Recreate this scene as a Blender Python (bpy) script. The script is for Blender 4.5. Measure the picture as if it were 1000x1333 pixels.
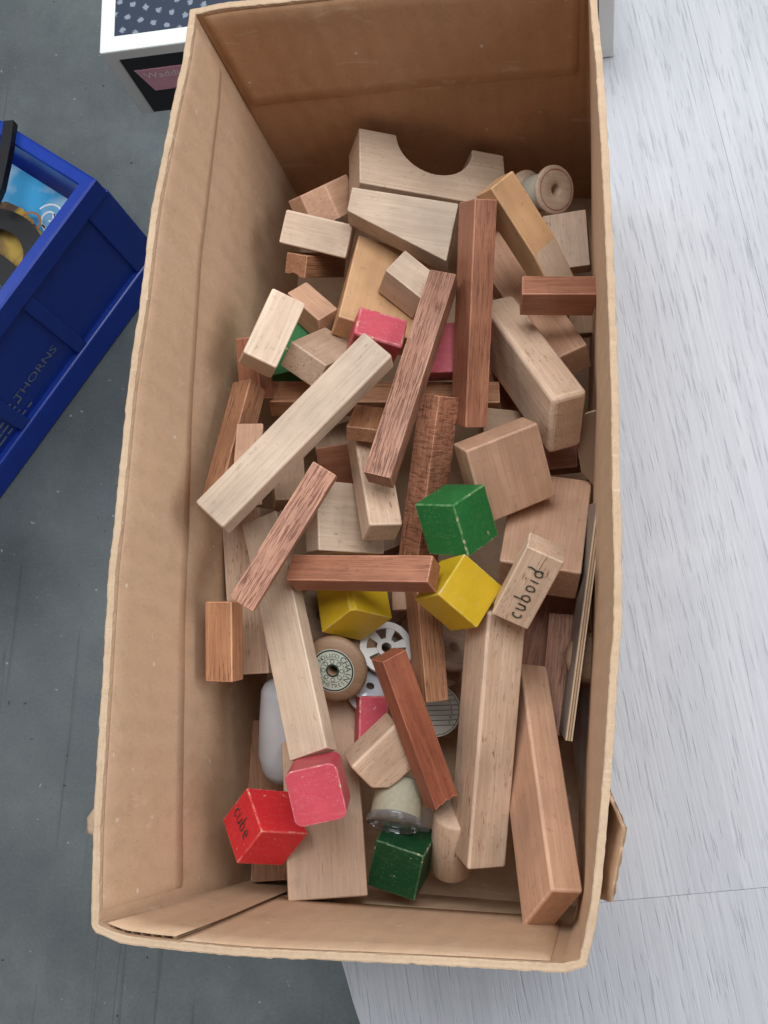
import bpy, bmesh, math, random, json
from mathutils import Vector, Matrix, noise

for o in list(bpy.data.objects):
    bpy.data.objects.remove(o, do_unlink=True)
# measured poses (millimetres, table top z = 0, box floor centred on the origin)
D = json.loads(r'''{"blocks":{"arch":{"R":[[0.8959,-0.1125,0.4297],[0.0133,0.9737,0.2273],[-0.444,-0.1979,0.8739]],
 "t":[1.8,205.1,91.3],
 "d":[96.5,43.0,25.8]},
 "wedge":{"R":[[0.9829,0.1302,0.1305],[-0.1368,0.9897,0.0426],[-0.1236,-0.0597,0.9905]],
 "t":[-7.0,153.5,128.9],
 "d":[64.5,38.4,17.1]},
 "smallpale":{"R":[[0.9638,0.2455,0.104],[-0.1913,0.9083,-0.3721],[-0.1858,0.3388,0.9223]],
 "t":[-60.6,158.7,115.5],
 "d":[42.3,20.6,18.5]},
 "gableback":{"R":[[0.5064,-0.3633,0.782],[0.639,0.7671,-0.0574],[-0.579,0.5288,0.6206]],
 "t":[-62.8,188.7,97.2],
 "d":[34.0,22.6,24.1]},
 "mouldbrown":{"R":[[0.9362,0.1639,-0.311],[-0.2828,0.8764,-0.3897],[0.2087,0.4527,0.8669]],
 "t":[-65.9,148.0,95.2],
 "d":[15.0,13.7,47.3]},
 "bigtan":{"R":[[0.9103,0.1001,0.4017],[-0.1865,0.9654,0.1823],[-0.3696,-0.2408,0.8974]],
 "t":[-19.6,120.1,110.6],
 "d":[45.6,60.8,20.8]},
 "smallcube":{"R":[[0.7835,0.4916,0.3799],[-0.5737,0.8072,0.1387],[-0.2385,-0.3266,0.9146]],
 "t":[0.5,118.6,128.9],
 "d":[26.8,19.0,23.8]},
 "browndiag8":{"R":[[0.9779,0.2069,0.0299],[-0.2091,0.9651,0.1575],[0.0037,-0.1603,0.9871]],
 "t":[10.2,53.5,153.2],
 "d":[15.1,129.6,14.7]},
 "redvert9":{"R":[[0.8869,0.0424,0.46],[0.1308,0.932,-0.3381],[-0.443,0.36,0.821]],
 "t":[40.1,97.1,133.9],
 "d":[13.0,127.5,25.8]},
 "orange10":{"R":[[0.6142,-0.524,0.59],[0.7256,0.669,-0.1612],[-0.3103,0.5271,0.7911]],
 "t":[74.9,137.7,131.9],
 "d":[18.9,90.2,17.7]},
 "marked12":{"R":[[0.9935,-0.0826,-0.079],[0.0725,0.9898,-0.1229],[0.0883,0.1163,0.9893]],
 "t":[90.7,162.7,86.1],
 "d":[26.4,35.0,13.5]},
 "short13":{"R":[[0.9876,-0.0802,0.1353],[0.0369,0.9545,0.296],[-0.1529,-0.2873,0.9456]],
 "t":[88.3,104.7,141.7],
 "d":[41.3,13.3,18.4]},
 "long15":{"R":[[0.8861,-0.4389,-0.149],[0.4604,0.796,0.3929],[-0.0538,-0.4168,0.9074]],
 "t":[65.5,128.8,79.5],
 "d":[26,132.6,18.6]},
 "tan16":{"R":[[0.8774,-0.4711,0.0905],[0.3584,0.7692,0.5291],[-0.3189,-0.4318,0.8437]],
 "t":[71.9,71.2,109.0],
 "d":[20.8,99.2,40.6]},
 "square17":{"R":[[0.8408,-0.2206,0.4944],[0.4536,0.7855,-0.4209],[-0.2955,0.5782,0.7605]],
 "t":[60.7,7.5,125.0],
 "d":[44.8,45.0,19.3]},
 "green18":{"R":[[0.8239,0.5168,-0.2325],[-0.134,0.5763,0.8062],[0.5506,-0.6331,0.5441]],
 "t":[36.3,-24.1,135.6],
 "d":[29.0,27.7,31.0]},
 "yellow19":{"R":[[0.4305,-0.6881,0.5841],[0.8527,0.5222,-0.0134],[-0.2959,0.5039,0.8115]],
 "t":[38.8,-64.6,133.5],
 "d":[28.1,28.9,28.3]},
 "brown20":{"R":[[0.9719,0.0861,-0.2193],[-0.0221,0.96,0.2791],[0.2345,-0.2664,0.9349]],
 "t":[-12.6,-57.2,147.1],
 "d":[85.0,15.7,13.3]},
 "yellow21":{"R":[[0.7036,-0.6598,0.2637],[0.4004,0.0615,-0.9143],[0.5871,0.7489,0.3074]],
 "t":[-25.8,-67.3,104.9],
 "d":[29.7,28.8,30.8]},
 "cuboid22":{"R":[[0.9058,0.4227,-0.029],[-0.3483,0.7039,-0.619],[-0.2413,0.5708,0.7848]],
 "t":[77.9,-59.5,151.0],
 "d":[20.8,45.1,17.4]},
 "beech23":{"R":[[0.8804,0.0706,0.469],[0.0903,0.9458,-0.312],[-0.4656,0.317,0.8263]],
 "t":[53.6,-137.9,96.9],
 "d":[22.7,145.5,31.2]},
 "beech24":{"R":[[0.9185,-0.1746,0.3547],[-0.03,0.8637,0.5031],[-0.3942,-0.4727,0.7881]],
 "t":[82.2,-166.9,104.4],
 "d":[16.3,135.5,44.6]},
 "brown25":{"R":[[0.8605,0.4847,0.1569],[-0.4702,0.8742,-0.1217],[-0.1961,0.0309,0.9801]],
 "t":[-53.8,-40.9,162.0],
 "d":[14.5,85.4,12.6]},
 "beech26":{"R":[[0.7647,0.6384,0.0876],[-0.6432,0.7644,0.0439],[-0.0389,-0.0899,0.9952]],
 "t":[-46.9,13.2,177.9],
 "d":[21.1,129.1,15.4]},
 "pale27":{"R":[[0.8542,0.2481,0.4569],[-0.3183,0.9444,0.0824],[-0.4111,-0.2159,0.8857]],
 "t":[-73.1,79.5,154.0],
 "d":[21.0,44.8,16.9]},
 "green28":{"R":[[0.9819,-0.1515,-0.114],[0.1583,0.9859,0.0533],[0.1043,-0.0703,0.9921]],
 "t":[-79.0,90.2,83.6],
 "d":[35.9,33.2,31.6]},
 "wedge29":{"R":[[0.6703,-0.7301,0.1332],[0.644,0.6613,0.3846],[-0.3689,-0.1721,0.9134]],
 "t":[-61.9,110.6,108.8],
 "d":[14.8,30.8,20.0]},
 "gable30":{"R":[[0.2668,-0.8381,0.4758],[0.5385,0.5391,0.6476],[-0.7993,0.0835,0.5951]],
 "t":[-51.4,76.0,123.3],
 "d":[41.3,25.7,17.2]},
 "brown31":{"R":[[0.9848,-0.0988,0.1428],[0.0504,0.9496,0.3093],[-0.1661,-0.2974,0.9402]],
 "t":[-16.4,59.0,95.5],
 "d":[138.6,15.8,15.4]},
 "red32":{"R":[[0.9168,0.1025,0.3859],[-0.1628,0.9785,0.1269],[-0.3646,-0.1791,0.9138]],
 "t":[-16.2,84.5,133.0],
 "d":[28.9,18.9,26.5]},
 "pink33":{"R":[[0.9907,-0.0447,0.1287],[0.0649,0.9855,-0.1567],[-0.1198,0.1635,0.9792]],
 "t":[17.5,87.0,100.2],
 "d":[28.8,29.7,30.3]},
 "small34":{"R":[[0.9913,0.0082,0.1315],[-0.0982,0.7112,0.6961],[-0.0878,-0.7029,0.7058]],
 "t":[-16.7,29.4,141.5],
 "d":[18.1,26.1,9.0]},
 "beech35":{"R":[[0.8913,-0.2543,0.3755],[0.1222,0.932,0.3412],[-0.4367,-0.2582,0.8618]],
 "t":[-11.7,-4.1,134.8],
 "d":[19.0,63.8,17.6]},
 "rough36":{"R":[[0.8785,0.126,-0.4609],[-0.2463,0.946,-0.2108],[0.4094,0.2987,0.8621]],
 "t":[15.4,5.0,109.1],
 "d":[14.0,98.6,20.9]},
 "rough37":{"R":[[0.8053,-0.1152,0.5815],[0.1852,0.9807,-0.0623],[-0.5631,0.1579,0.8111]],
 "t":[15.1,-82.8,90.2],
 "d":[14.1,77.0,16.5]},
 "red38":{"R":[[0.6919,-0.3004,0.6566],[0.511,0.8461,-0.1513],[-0.5101,0.4402,0.7389]],
 "t":[15.2,-138.0,110.7],
 "d":[15.8,91.5,13.1]},
 "pale42":{"R":[[0.9104,-0.316,-0.267],[0.3439,0.9368,0.0639],[0.2299,-0.15,0.9616]],
 "t":[-58.4,-88.8,124.8],
 "d":[23.6,143.0,11.8]},
 "pale43":{"R":[[0.9906,-0.0998,-0.0933],[0.0847,0.9845,-0.1538],[0.1072,0.1445,0.9837]],
 "t":[-91.7,-60.4,88.0],
 "d":[24.8,98.4,27.0]},
 "brown45":{"R":[[0.9889,-0.0395,-0.143],[0.0132,0.9835,-0.1805],[0.1477,0.1766,0.9731]],
 "t":[-92.9,-95.4,131.3],
 "d":[16.7,44.6,13.6]},
 "oak46":{"R":[[0.9049,0.0819,-0.4176],[0.0282,0.9676,0.251],[0.4246,-0.2389,0.8733]],
 "t":[-93.4,17.7,142.7],
 "d":[14.2,75.5,13.9]},
 "block47":{"R":[[0.9886,-0.1194,0.0923],[0.0789,0.9301,0.3587],[-0.1287,-0.3473,0.9289]],
 "t":[-77.8,0.2,160.2],
 "d":[14.9,46.7,13.4]},
 "brown48":{"R":[[0.9396,-0.0793,-0.3329],[-0.0308,0.9492,-0.3132],[0.3408,0.3045,0.8894]],
 "t":[-90.5,68.2,126.1],
 "d":[15.3,36.8,13.9]},
 "pale49":{"R":[[0.6719,-0.0852,0.7357],[0.1081,0.994,0.0163],[-0.7327,0.0686,0.6771]],
 "t":[-30.2,-22.0,122.5],
 "d":[45.7,39.8,12.8]},
 "tan50":{"R":[[0.9909,0.0664,0.1169],[-0.1093,0.9038,0.4138],[-0.0782,-0.4228,0.9029]],
 "t":[82.5,-22.5,94.6],
 "d":[45.3,65.9,27.2]},
 "rough53":{"R":[[0.9983,0.0488,0.0322],[-0.0515,0.9948,0.0882],[-0.0277,-0.0898,0.9956]],
 "t":[92.1,-102.0,68.9],
 "d":[17.0,70.8,16.2]},
 "pink57":{"R":[[0.9614,-0.2329,0.1469],[0.2621,0.9375,-0.2288],[-0.0845,0.2585,0.9623]],
 "t":[-28.8,-172.6,147.4],
 "d":[27.6,29.5,28.6]},
 "red58":{"R":[[0.6448,-0.4924,0.5846],[-0.0351,0.745,0.6661],[-0.7635,-0.45,0.4631]],
 "t":[-68.0,-196.3,106.4],
 "d":[31.1,29.6,28.9]},
 "big59":{"R":[[0.9618,-0.1643,0.2189],[0.1232,0.974,0.1899],[-0.2444,-0.1557,0.9571]],
 "t":[-43.5,-178.4,74.8],
 "d":[45.0,116.8,20.2]},
 "pink60":{"R":[[0.9345,-0.0168,0.3557],[0.0453,0.9964,-0.072],[-0.3532,0.0834,0.9318]],
 "t":[-15.7,-133.0,80.5],
 "d":[17.5,27.9,15.2]},
 "pale61":{"R":[[0.6883,-0.5753,0.4419],[0.7235,0.5883,-0.3611],[-0.0522,0.5683,0.8212]],
 "t":[-4.6,-152.6,94.2],
 "d":[35.0,27.1,21.2]},
 "green65":{"R":[[0.9715,0.2069,-0.116],[-0.2368,0.8742,-0.4238],[0.0137,0.4392,0.8983]],
 "t":[4.4,-210.6,64.6],
 "d":[29.5,29.8,30.0]},
 "under69":{"R":[[0.9931,-0.072,-0.0929],[0.0745,0.997,0.0231],[0.091,-0.0299,0.9954]],
 "t":[86.7,26.8,74.0],
 "d":[28.1,14.2,14.0]},
 "under72":{"R":[[0.8521,-0.1428,-0.5035],[-0.0149,0.955,-0.2961],[0.5232,0.2598,0.8117]],
 "t":[-35.9,15.0,98.2],
 "d":[33.2,27.8,18.1]},
 "under70":{"R":[[0.8992,-0.1656,0.405],[0.2294,0.9667,-0.1139],[-0.3726,0.1953,0.9072]],
 "t":[98.1,115.4,82.6],
 "d":[17.5,23.2,15.7]},
 "under41":{"R":[[0.9968,-0.0611,0.0508],[0.0638,0.9966,-0.053],[-0.0474,0.0561,0.9973]],
 "t":[-1.9,-56.4,83.3],
 "d":[9.6,24.6,13.6]},
 "under73":{"R":[[0.9313,-0.2099,0.2978],[0.1117,0.9425,0.3149],[-0.3468,-0.26,0.9012]],
 "t":[-72.1,11.6,102.7],
 "d":[19.0,48.9,13.9]},
 "under36":{"R":[[0.9472,-0.0351,0.3187],[-0.005,0.9923,0.1239],[-0.3206,-0.119,0.9397]],
 "t":[55.8,45.4,84.4],
 "d":[28.4,16.8,13.6]},
 "ply51":{"R":[[0.9848,0.1105,0.1343],[-0.0876,0.9822,-0.1659],[-0.1503,0.1516,0.9769]],
 "t":[104.7,-73.2,107.2],
 "d":[3.5,130.3,35.7]},
 "fill1":{"R":[[0.9465,-0.3107,-0.0871],[0.3054,0.9497,-0.0697],[0.1044,0.0393,0.9938]],
 "t":[56.5,107.2,50.0],
 "d":[34,80,18]},
 "fill2":{"R":[[0.9754,0.2092,0.0697],[-0.2058,0.9772,-0.0523],[-0.0791,0.0367,0.9962]],
 "t":[80.1,-74.8,42.0],
 "d":[30,84,18]},
 "fill3":{"R":[[0.9114,-0.4083,0.0523],[0.4031,0.911,0.0871],[-0.0832,-0.0583,0.9948]],
 "t":[-34.9,8.8,62.0],
 "d":[34,90,18]},
 "fill4":{"R":[[0.9897,-0.1391,0.0349],[0.1392,0.9903,0.0],[-0.0346,0.0049,0.9994]],
 "t":[-92.0,-184.0,14.0],
 "d":[24,100,20]},
 "fill5":{"R":[[0.8161,0.5737,0.0697],[-0.5713,0.8191,-0.0523],[-0.0871,0.0028,0.9962]],
 "t":[-18.6,-52.4,50.0],
 "d":[40,70,20]}},
 "rim":{"left":[[-109.6,235.7],[-110.9,205.0],[-114.2,173.6],[-118.9,119.0],[-119.6,70.5],[-121.4,19.5],[-120.6,-45.8],[-120.6,-73.9],[-117.5,-135.1],[-114.7,-191.4],[-110.4,-237.4]],
 "front":[[-108.5,-240.6],[-94.3,-244.5],[-64.9,-245.3],[-32.6,-245.2],[19.4,-243.0],[59.7,-241.4],[103.7,-239.8]],
 "right":[[111.6,-237.0],[113.5,-233.5],[117.8,-210.5],[121.8,-157.2],[124.0,-109.6],[125.1,-93.5],[125.0,-66.1],[123.2,-15.9],[122.5,13.7],[119.9,67.2],[117.8,103.7],[115.3,143.0],[112.4,183.5],[108.2,225.4],[107.1,239.6]],
 "back":[[105.5,244.2],[54.1,244.7],[-2.6,243.6],[-44.1,240.7],[-86.8,238.8]]},
 "spools":{"big":[[-35.6,-107.3,104.0],[-0.0594,-0.408,0.911]],
 "back":[[83.5,193.0,98.0],[0.6838,-0.2687,0.6784]],
 "wheel":[[-9.1,-90.6,82.0],[0.3058,0.1459,0.9408]],
 "side":[[-49.7,-72.6,84.0],[0.8691,0.0873,0.4868]],
 "disc":[[112.3,-93.6,98.0],[0.3157,-0.0814,0.9454]],
 "green":[[2.8,-178.8,82.0],[-0.0297,-0.9153,0.4017]],
 "low":[[33.2,-199.0,62.0],[0.1193,0.7224,0.6811]],
 "hole":[[28.2,-85.9,56.0],[0.4678,0.394,0.7911]],
 "ruler":[[17.0,-124.4,50.0],[0.2317,0.0539,0.9713]],
 "white":[[-70.4,-141.3,72.0],[0.0959,0.8719,0.4801]],
 "marble":[[-57.2,131.3,84.0],[0,0,1]],
 "bobbin":[[-17.0,-113.7,84.0],[0.3385,0.5213,0.7833]],
 "upper":[[65.4,203.2,84.0],[0.0686,-0.4696,0.8802]]},
 "ply52":[[100.4,28.5,104.0],[102.4,13.0,100.0],[114.8,1.9,92.0],[119.7,18.5,106.0],[116.6,46.1,120.0],[103.8,42.2,118.0]],
 "film_right":[[102.7,-103.8,72.0],[121.7,-104.0,110.0],[123.9,-136.8,108.0],[120.4,-171.4,104.0],[108.7,-179.1,70.0],[100.0,-149.7,62.0]],
 "film_mid":[[-12.8,-194.9,66.0],[20.2,-180.5,72.0],[20.1,-201.8,58.0],[12.2,-207.0,52.0],[-8.7,-201.2,56.0]],
 "tab":[[118.5,-158.3,170.0],[122.4,-166.0,207.0],[128.9,-180.3,203.0],[118.3,-187.0,160.0],[123.6,-213.5,198.0],[116.6,-214.7,165.0]],
 "tab_small":[[-120.0,-186.8,222.0],[-124.7,-191.4,219.0],[-123.9,-198.5,219.0],[-118.5,-199.4,222.0]],
 "swirl_white":[-612.5,521.4,-553.0],
 "stroke_white":[-607.8,527.9,-553.0],
 "swirl_orange":[-630.2,505.8,-538.0],
 "yellow_book":[[-775.9,518.1,-538.0],[-669.8,540.0,-538.0],[-644.1,528.1,-538.0],[-598.3,476.7,-538.0],[-633.4,448.6,-538.0],[-756.4,392.1,-538.0]],
 "strap":[[-691.5,506.4,-520.0],[-657.4,503.2,-518.0],[-625.0,486.2,-516.0],[-608.5,458.1,-516.0],[-612.4,431.7,-518.0],[-634.0,403.6,-520.0],[-669.8,384.1,-522.0]],
 "black_bar":[[-648.3,623.6,-488.0],[-647.8,596.2,-488.0],[-649.1,567.0,-488.0],[-651.7,531.7,-488.0],[-659.7,505.3,-488.0]],
 "strap2":[[-695.0,461.7,-528.0],[-665.5,444.8,-528.0],[-642.4,426.2,-528.0],[-630.5,401.7,-528.0],[-645.8,380.9,-528.0],[-675.8,365.7,-528.0]],
 "cam":{"R":[[0.981991,0.058125,-0.179764],[0.01759,-0.975493,-0.219328],[-0.188106,0.212216,-0.958947]],
 "c":[0.1183,-0.15927,0.76341],
 "f":1521.91},
 "dims":[213.9,477.9,233.4]}''')
S = bpy.context.scene
C = bpy.context.collection
MM = 0.001

# ------------------------------------------------------------------ camera
cam = bpy.data.cameras.new('camera')
cam.sensor_fit = 'VERTICAL'
cam.sensor_height = 24.0
cam.lens = 24.0 * D['cam']['f'] / 1333.0
cam.clip_start = 0.01
cam.clip_end = 50
camo = bpy.data.objects.new('camera', cam)
C.objects.link(camo)
r0, r1, r2 = [Vector(r) for r in D['cam']['R']]
camo.matrix_world = Matrix.Translation(D['cam']['c']) @ Matrix((r0, -r1, -r2)).transposed().to_4x4()
S.camera = camo

# ------------------------------------------------------------------ light: a bright room with a large window up and to the back right
world = bpy.data.worlds.new('World')
S.world = world
world.use_nodes = True
bg = world.node_tree.nodes['Background']
bg.inputs['Color'].default_value = (0.86, 0.93, 1.0, 1)
bg.inputs['Strength'].default_value = 0.165

def area(name, loc, target, size, power, col):
    l = bpy.data.lights.new(name, 'AREA')
    l.shape = 'RECTANGLE'
    l.size, l.size_y = size
    l.energy = power
    l.color = col
    o = bpy.data.objects.new(name, l)
    o.location = loc
    o.rotation_euler = (Vector(target) - Vector(loc)).to_track_quat('-Z', 'Y').to_euler()
    C.objects.link(o)
    return o
area('ceiling_light', (0.25, 0.70, 2.1), (0.05, 0.05, 0.0), (1.8, 1.2), 51, (0.95, 0.98, 1.0))
area('window_light', (2.0, 0.0, 1.55), (0.0, 0.0, 0.05), (1.1, 1.2), 31, (0.94, 0.97, 1.0))
area('left_fill_light', (-2.0, 0.5, 1.6), (0.0, 0.0, 0.05), (1.3, 1.4), 23, (0.95, 0.98, 1.0))  # unseen fill lamp, added to brighten faces turned to the left

S.view_settings.view_transform = 'Standard'
S.view_settings.look = 'None'
S.view_settings.exposure = 0.0
S.view_settings.gamma = 1.0
S.view_settings.use_curve_mapping = False
S.cycles.max_bounces = 8
S.cycles.transparent_max_bounces = 8

# ------------------------------------------------------------------ node helpers
class NT:
    def __init__(self, name):
        self.m = bpy.data.materials.new(name)
        self.m.use_nodes = True
        self.t = self.m.node_tree
        self.b = self.t.nodes['Principled BSDF']
        self.out = self.t.nodes['Material Output']
    def n(self, typ, **kw):
        x = self.t.nodes.new(typ)
        for k, v in kw.items():
            setattr(x, k, v)
        return x
    def l(self, a, b):
        self.t.links.new(a, b)
    def val(self, inp, v):
        if hasattr(v, 'is_output'):
            self.l(v, inp)
        elif isinstance(v, (tuple, list)) and len(v) == 3 and inp.type == 'RGBA':
            inp.default_value = (*v, 1)
        else:
            inp.default_value = v
    def coords(self, scale, rot=(0, 0, 0), kind='Object', jitter=True):
        tc = self.n('ShaderNodeTexCoord')
        v = tc.outputs[kind]
        if jitter:
            oi = self.n('ShaderNodeObjectInfo')
            mul = self.n('ShaderNodeVectorMath', operation='SCALE')
            mul.inputs[0].default_value = (0.731, 0.419, 0.577)
            self.l(oi.outputs['Random'], mul.inputs['Scale'])
            add = self.n('ShaderNodeVectorMath', operation='ADD')
            self.l(v, add.inputs[0]); self.l(mul.outputs[0], add.inputs[1])
            v = add.outputs[0]
        mp = self.n('ShaderNodeMapping')
        mp.inputs['Scale'].default_value = scale
        mp.inputs['Rotation'].default_value = rot
        self.l(v, mp.inputs['Vector'])
        return mp.outputs[0]
    def noise(self, vec, scale=1.0, detail=3.0, rough=0.55, dist=0.0):
        x = self.n('ShaderNodeTexNoise')
        x.inputs['Scale'].default_value = scale
        x.inputs['Detail'].default_value = detail
        x.inputs['Roughness'].default_value = rough
        x.inputs['Distortion'].default_value = dist
        self.l(vec, x.inputs['Vector'])
        return x.outputs['Fac']
    def ramp(self, f, stops):
        x = self.n('ShaderNodeValToRGB')
        e = x.color_ramp.elements
        while len(e) < len(stops):
            e.new(0.5)
        for q, (p, c) in zip(e, stops):
            q.position = p
            q.color = (c, c, c, 1) if not isinstance(c, (tuple, list)) else (*c, 1)
        self.l(f, x.inputs[0])
        return x.outputs[0]
    def mix(self, f, a, b, blend='MIX'):
        x = self.n('ShaderNodeMix', data_type='RGBA', blend_type=blend)
        self.val(x.inputs['Factor'], f)
        self.val(x.inputs['A'], a); self.val(x.inputs['B'], b)
        return x.outputs['Result']
    def math(self, op, a, b=0.5):
        x = self.n('ShaderNodeMath', operation=op)
        self.val(x.inputs[0], a); self.val(x.inputs[1], b)
        return x.outputs[0]
    def bump(self, h, strength, dist=0.0004, normal=None):
        x = self.n('ShaderNodeBump')
        x.inputs['Strength'].default_value = strength
        x.inputs['Distance'].default_value = dist
        self.l(h, x.inputs['Height'])
        if normal is not None:
            self.l(normal, x.inputs['Normal'])
        return x.outputs[0]
    def done(self, col=None, rough=None, nrm=None, spec=None):
        if col is not None: self.val(self.b.inputs['Base Color'], col)
        if rough is not None: self.val(self.b.inputs['Roughness'], rough)
        if nrm is not None: self.l(nrm, self.b.inputs['Normal'])
        if spec is not None: self.b.inputs['Specular IOR Level'].default_value = spec
        return self.m

def plain(name, col, rough=0.5, spec=0.5, var=0.12, scale=60, bump=0.15):
    t = NT(name)
    v = t.coords((scale,) * 3)
    f = t.noise(v, 1, 4)
    c = t.mix(f, tuple(x * (1 - var) for x in col), tuple(min(1, x * (1 + var)) for x in col))
    f2 = t.noise(t.coords((900,) * 3), 1, 3)
    return t.done(c, rough, t.bump(f2, bump, 0.0002), spec)

_M = {}
WOODS = {
    #             pale                  dark                  fleck              fleck density bump rough streak
    'beech_pale': ((0.625, 0.485, 0.368), (0.525, 0.385, 0.278), (0.34, 0.19, 0.12), 0.55, 0.632, 0.35, 0.55, 0.60, 120),
    'beech':      ((0.640, 0.465, 0.335), (0.525, 0.355, 0.245), (0.27, 0.120, 0.07), 0.90, 0.618, 0.40, 0.50, 0.60, 120),
    'beech_pink': ((0.570, 0.345, 0.225), (0.460, 0.260, 0.165), (0.31, 0.150, 0.09), 0.45, 0.628, 0.30, 0.50, 0.65, 90),
    'tan':        ((0.560, 0.335, 0.178), (0.470, 0.260, 0.128), (0.35, 0.170, 0.075), 0.20, 0.65, 0.15, 0.40, 0.25, 90),
    'taupe':      ((0.460, 0.300, 0.192), (0.375, 0.232, 0.145), (0.24, 0.130, 0.085), 0.45, 0.63, 0.3, 0.5, 0.65, 90),
    'mahogany':   ((0.400, 0.172, 0.098), (0.290, 0.110, 0.060), (0.17, 0.062, 0.034), 0.65, 0.545, 0.6, 0.42, 0.65, 42),
    'redwood':    ((0.355, 0.122, 0.064), (0.245, 0.072, 0.040), (0.13, 0.030, 0.016), 0.55, 0.580, 0.40, 0.45, 0.60, 60),
    'rose':       ((0.490, 0.262, 0.175), (0.350, 0.160, 0.103), (0.16, 0.058, 0.037), 0.85, 0.530, 1.5, 0.55, 0.8, 40),
    'rough':      ((0.520, 0.240, 0.138), (0.380, 0.155, 0.085), (0.17, 0.055, 0.034), 0.70, 0.580, 1.4, 0.6, 0.6, 60),
    'walnut':     ((0.330, 0.205, 0.125), (0.265, 0.158, 0.095), (0.18, 0.10, 0.06), 0.3, 0.62, 0.25, 0.45, 0.5, 90),
    'oak':        ((0.460, 0.228, 0.115), (0.320, 0.140, 0.070), (0.13, 0.050, 0.028), 0.80, 0.560, 0.55, 0.5, 0.7, 38),
}
def wood(kind, axis, edge=False):
    key = (kind, axis, edge)
    if key in _M: return _M[key]
    a, b, fl, famt, dens, bmp, rough, streak, along = WOODS[kind]
    if edge:
        k_ = 1.12 if along > 80 else 1.35
        a, b = [tuple(min(0.85, x * k_ + 0.03) for x in q) for q in (a, b)]
        famt *= 0.5
    t = NT('wood_%s%s' % (kind, '_edge' if edge else ''))
    def sc(along, across):
        s = [across, across, across]; s[axis] = along
        return tuple(s)
    oi = t.n('ShaderNodeObjectInfo')
    band = t.noise(t.coords(sc(7, 130)), 1, 5, 0.6, 0.8)
    big = t.noise(t.coords((22, 22, 22)), 1, 3)
    col = t.mix(t.ramp(band, [(0.30, 0.0), (0.68, 1.0)]), b, a)
    fine = t.noise(t.coords(sc(26, 800)), 1, 4, 0.7)
    col = t.mix(t.math('MULTIPLY', t.ramp(fine, [(0.38, 1.0), (0.58, 0.0)]), streak), col, tuple(0.72 * x + 0.28 * y for x, y in zip(b, fl)))
    pores = t.noise(t.coords(sc(along if along > 80 else along * 1.5, 850 if along > 80 else 1300)), 1, 2, 0.6, 0.35)
    patchy = t.ramp(t.noise(t.coords((38, 38, 38)), 1, 2), [(0.40, 0.25), (0.60, 1.0)])
    mask = t.ramp(pores, [(dens, 0.0), (dens + 0.05, 1.0)])
    mask = t.math('MULTIPLY', mask, patchy)
    col = t.mix(t.math('MULTIPLY', mask, famt), col, fl)
    # per-block tone and grubbiness
    tone = t.math('ADD', t.math('MULTIPLY', oi.outputs['Random'], 0.24), 0.88)
    grime = t.ramp(big, [(0.32, 0.70), (0.62, 1.06)])
    g = t.n('ShaderNodeVectorMath', operation='SCALE')
    t.l(col, g.inputs[0]); t.l(tone, g.inputs['Scale'])
    col = t.mix(0.75, g.outputs[0], grime, 'MULTIPLY')
    dents = t.noise(t.coords((260, 260, 260)), 1, 3)
    stain = t.ramp(dents, [(0.62, 0.0), (0.72, 0.40)])
    col = t.mix(stain, col, tuple(x * 0.55 for x in b))
    h = t.math('ADD', t.math('MULTIPLY', fine, 0.6), t.math('MULTIPLY', mask, -0.8))
    h = t.math('ADD', h, t.math('MULTIPLY', dents, 0.6))
    if kind == 'rough':      # cross-cut saw marks
        saw = t.noise(t.coords(sc(560, 130)), 1, 2, 0.5, 0.3)
        h = t.math('ADD', h, t.math('MULTIPLY', saw, 1.2))
        col = t.mix(t.ramp(saw, [(0.36, 0.5), (0.46, 0.0)]), col, fl)
    m = t.done(col, t.math('ADD', t.math('MULTIPLY', big, 0.25), rough - 0.1), t.bump(h, min(1, bmp), 0.0004 * max(1, bmp)), 0.4)
    _M[key] = m
    return m

PAINTS = {
    'red':    ((0.60, 0.022, 0.030), (0.72, 0.20, 0.17)),
    'pink':   ((0.50, 0.058, 0.085), (0.66, 0.27, 0.27)),
    'yellow': ((0.60, 0.385, 0.012), (0.66, 0.50, 0.10)),
    'green':  ((0.010, 0.150, 0.035), (0.22, 0.36, 0.16)),
    'green_shaded': ((0.005, 0.050, 0.015), (0.12, 0.22, 0.10)),  # darker copy of the green paint, shade put into the colour
}
def paint(kind, edge=False):
    key = ('paint', kind, edge)
    if key in _M: return _M[key]
    base, worn = PAINTS[kind]
    t = NT('paint_%s%s' % (kind, '_worn_edge' if edge else ''))
    speck = t.noise(t.coords((700, 700, 700)), 1, 3, 0.7)
    patch = t.noise(t.coords((60, 60, 60)), 1, 4)
    grain = t.noise(t.coords((150, 380, 380)), 1, 4, 0.65)
    col = t.mix(patch, tuple(x * 0.80 for x in base), tuple(min(1, x * 1.12) for x in base))
    col = t.mix(t.ramp(grain, [(0.52, 0.0), (0.75, 0.16)]), col, worn)
    if edge:
        col = t.mix(t.ramp(t.noise(t.coords((230, 230, 230)), 1, 3), [(0.36, 0.05), (0.62, 0.62)]), col, worn)
    chips = t.noise(t.coords((210, 210, 210)), 1, 3, 0.6)
    col = t.mix(t.ramp(chips, [(0.60 if edge else 0.70, 0.0), (0.63 if edge else 0.72, 0.85 if edge else 0.5)]), col, (0.55, 0.40, 0.26))
    col = t.mix(t.ramp(speck, [(0.60, 0.0), (0.72, 0.45)]), col, worn)
    m = t.done(col, t.math('ADD', t.math('MULTIPLY', patch, 0.2), 0.38), t.bump(t.math('ADD', speck, grain), 0.35, 0.0003), 0.4)
    _M[key] = m
    return m

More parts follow.
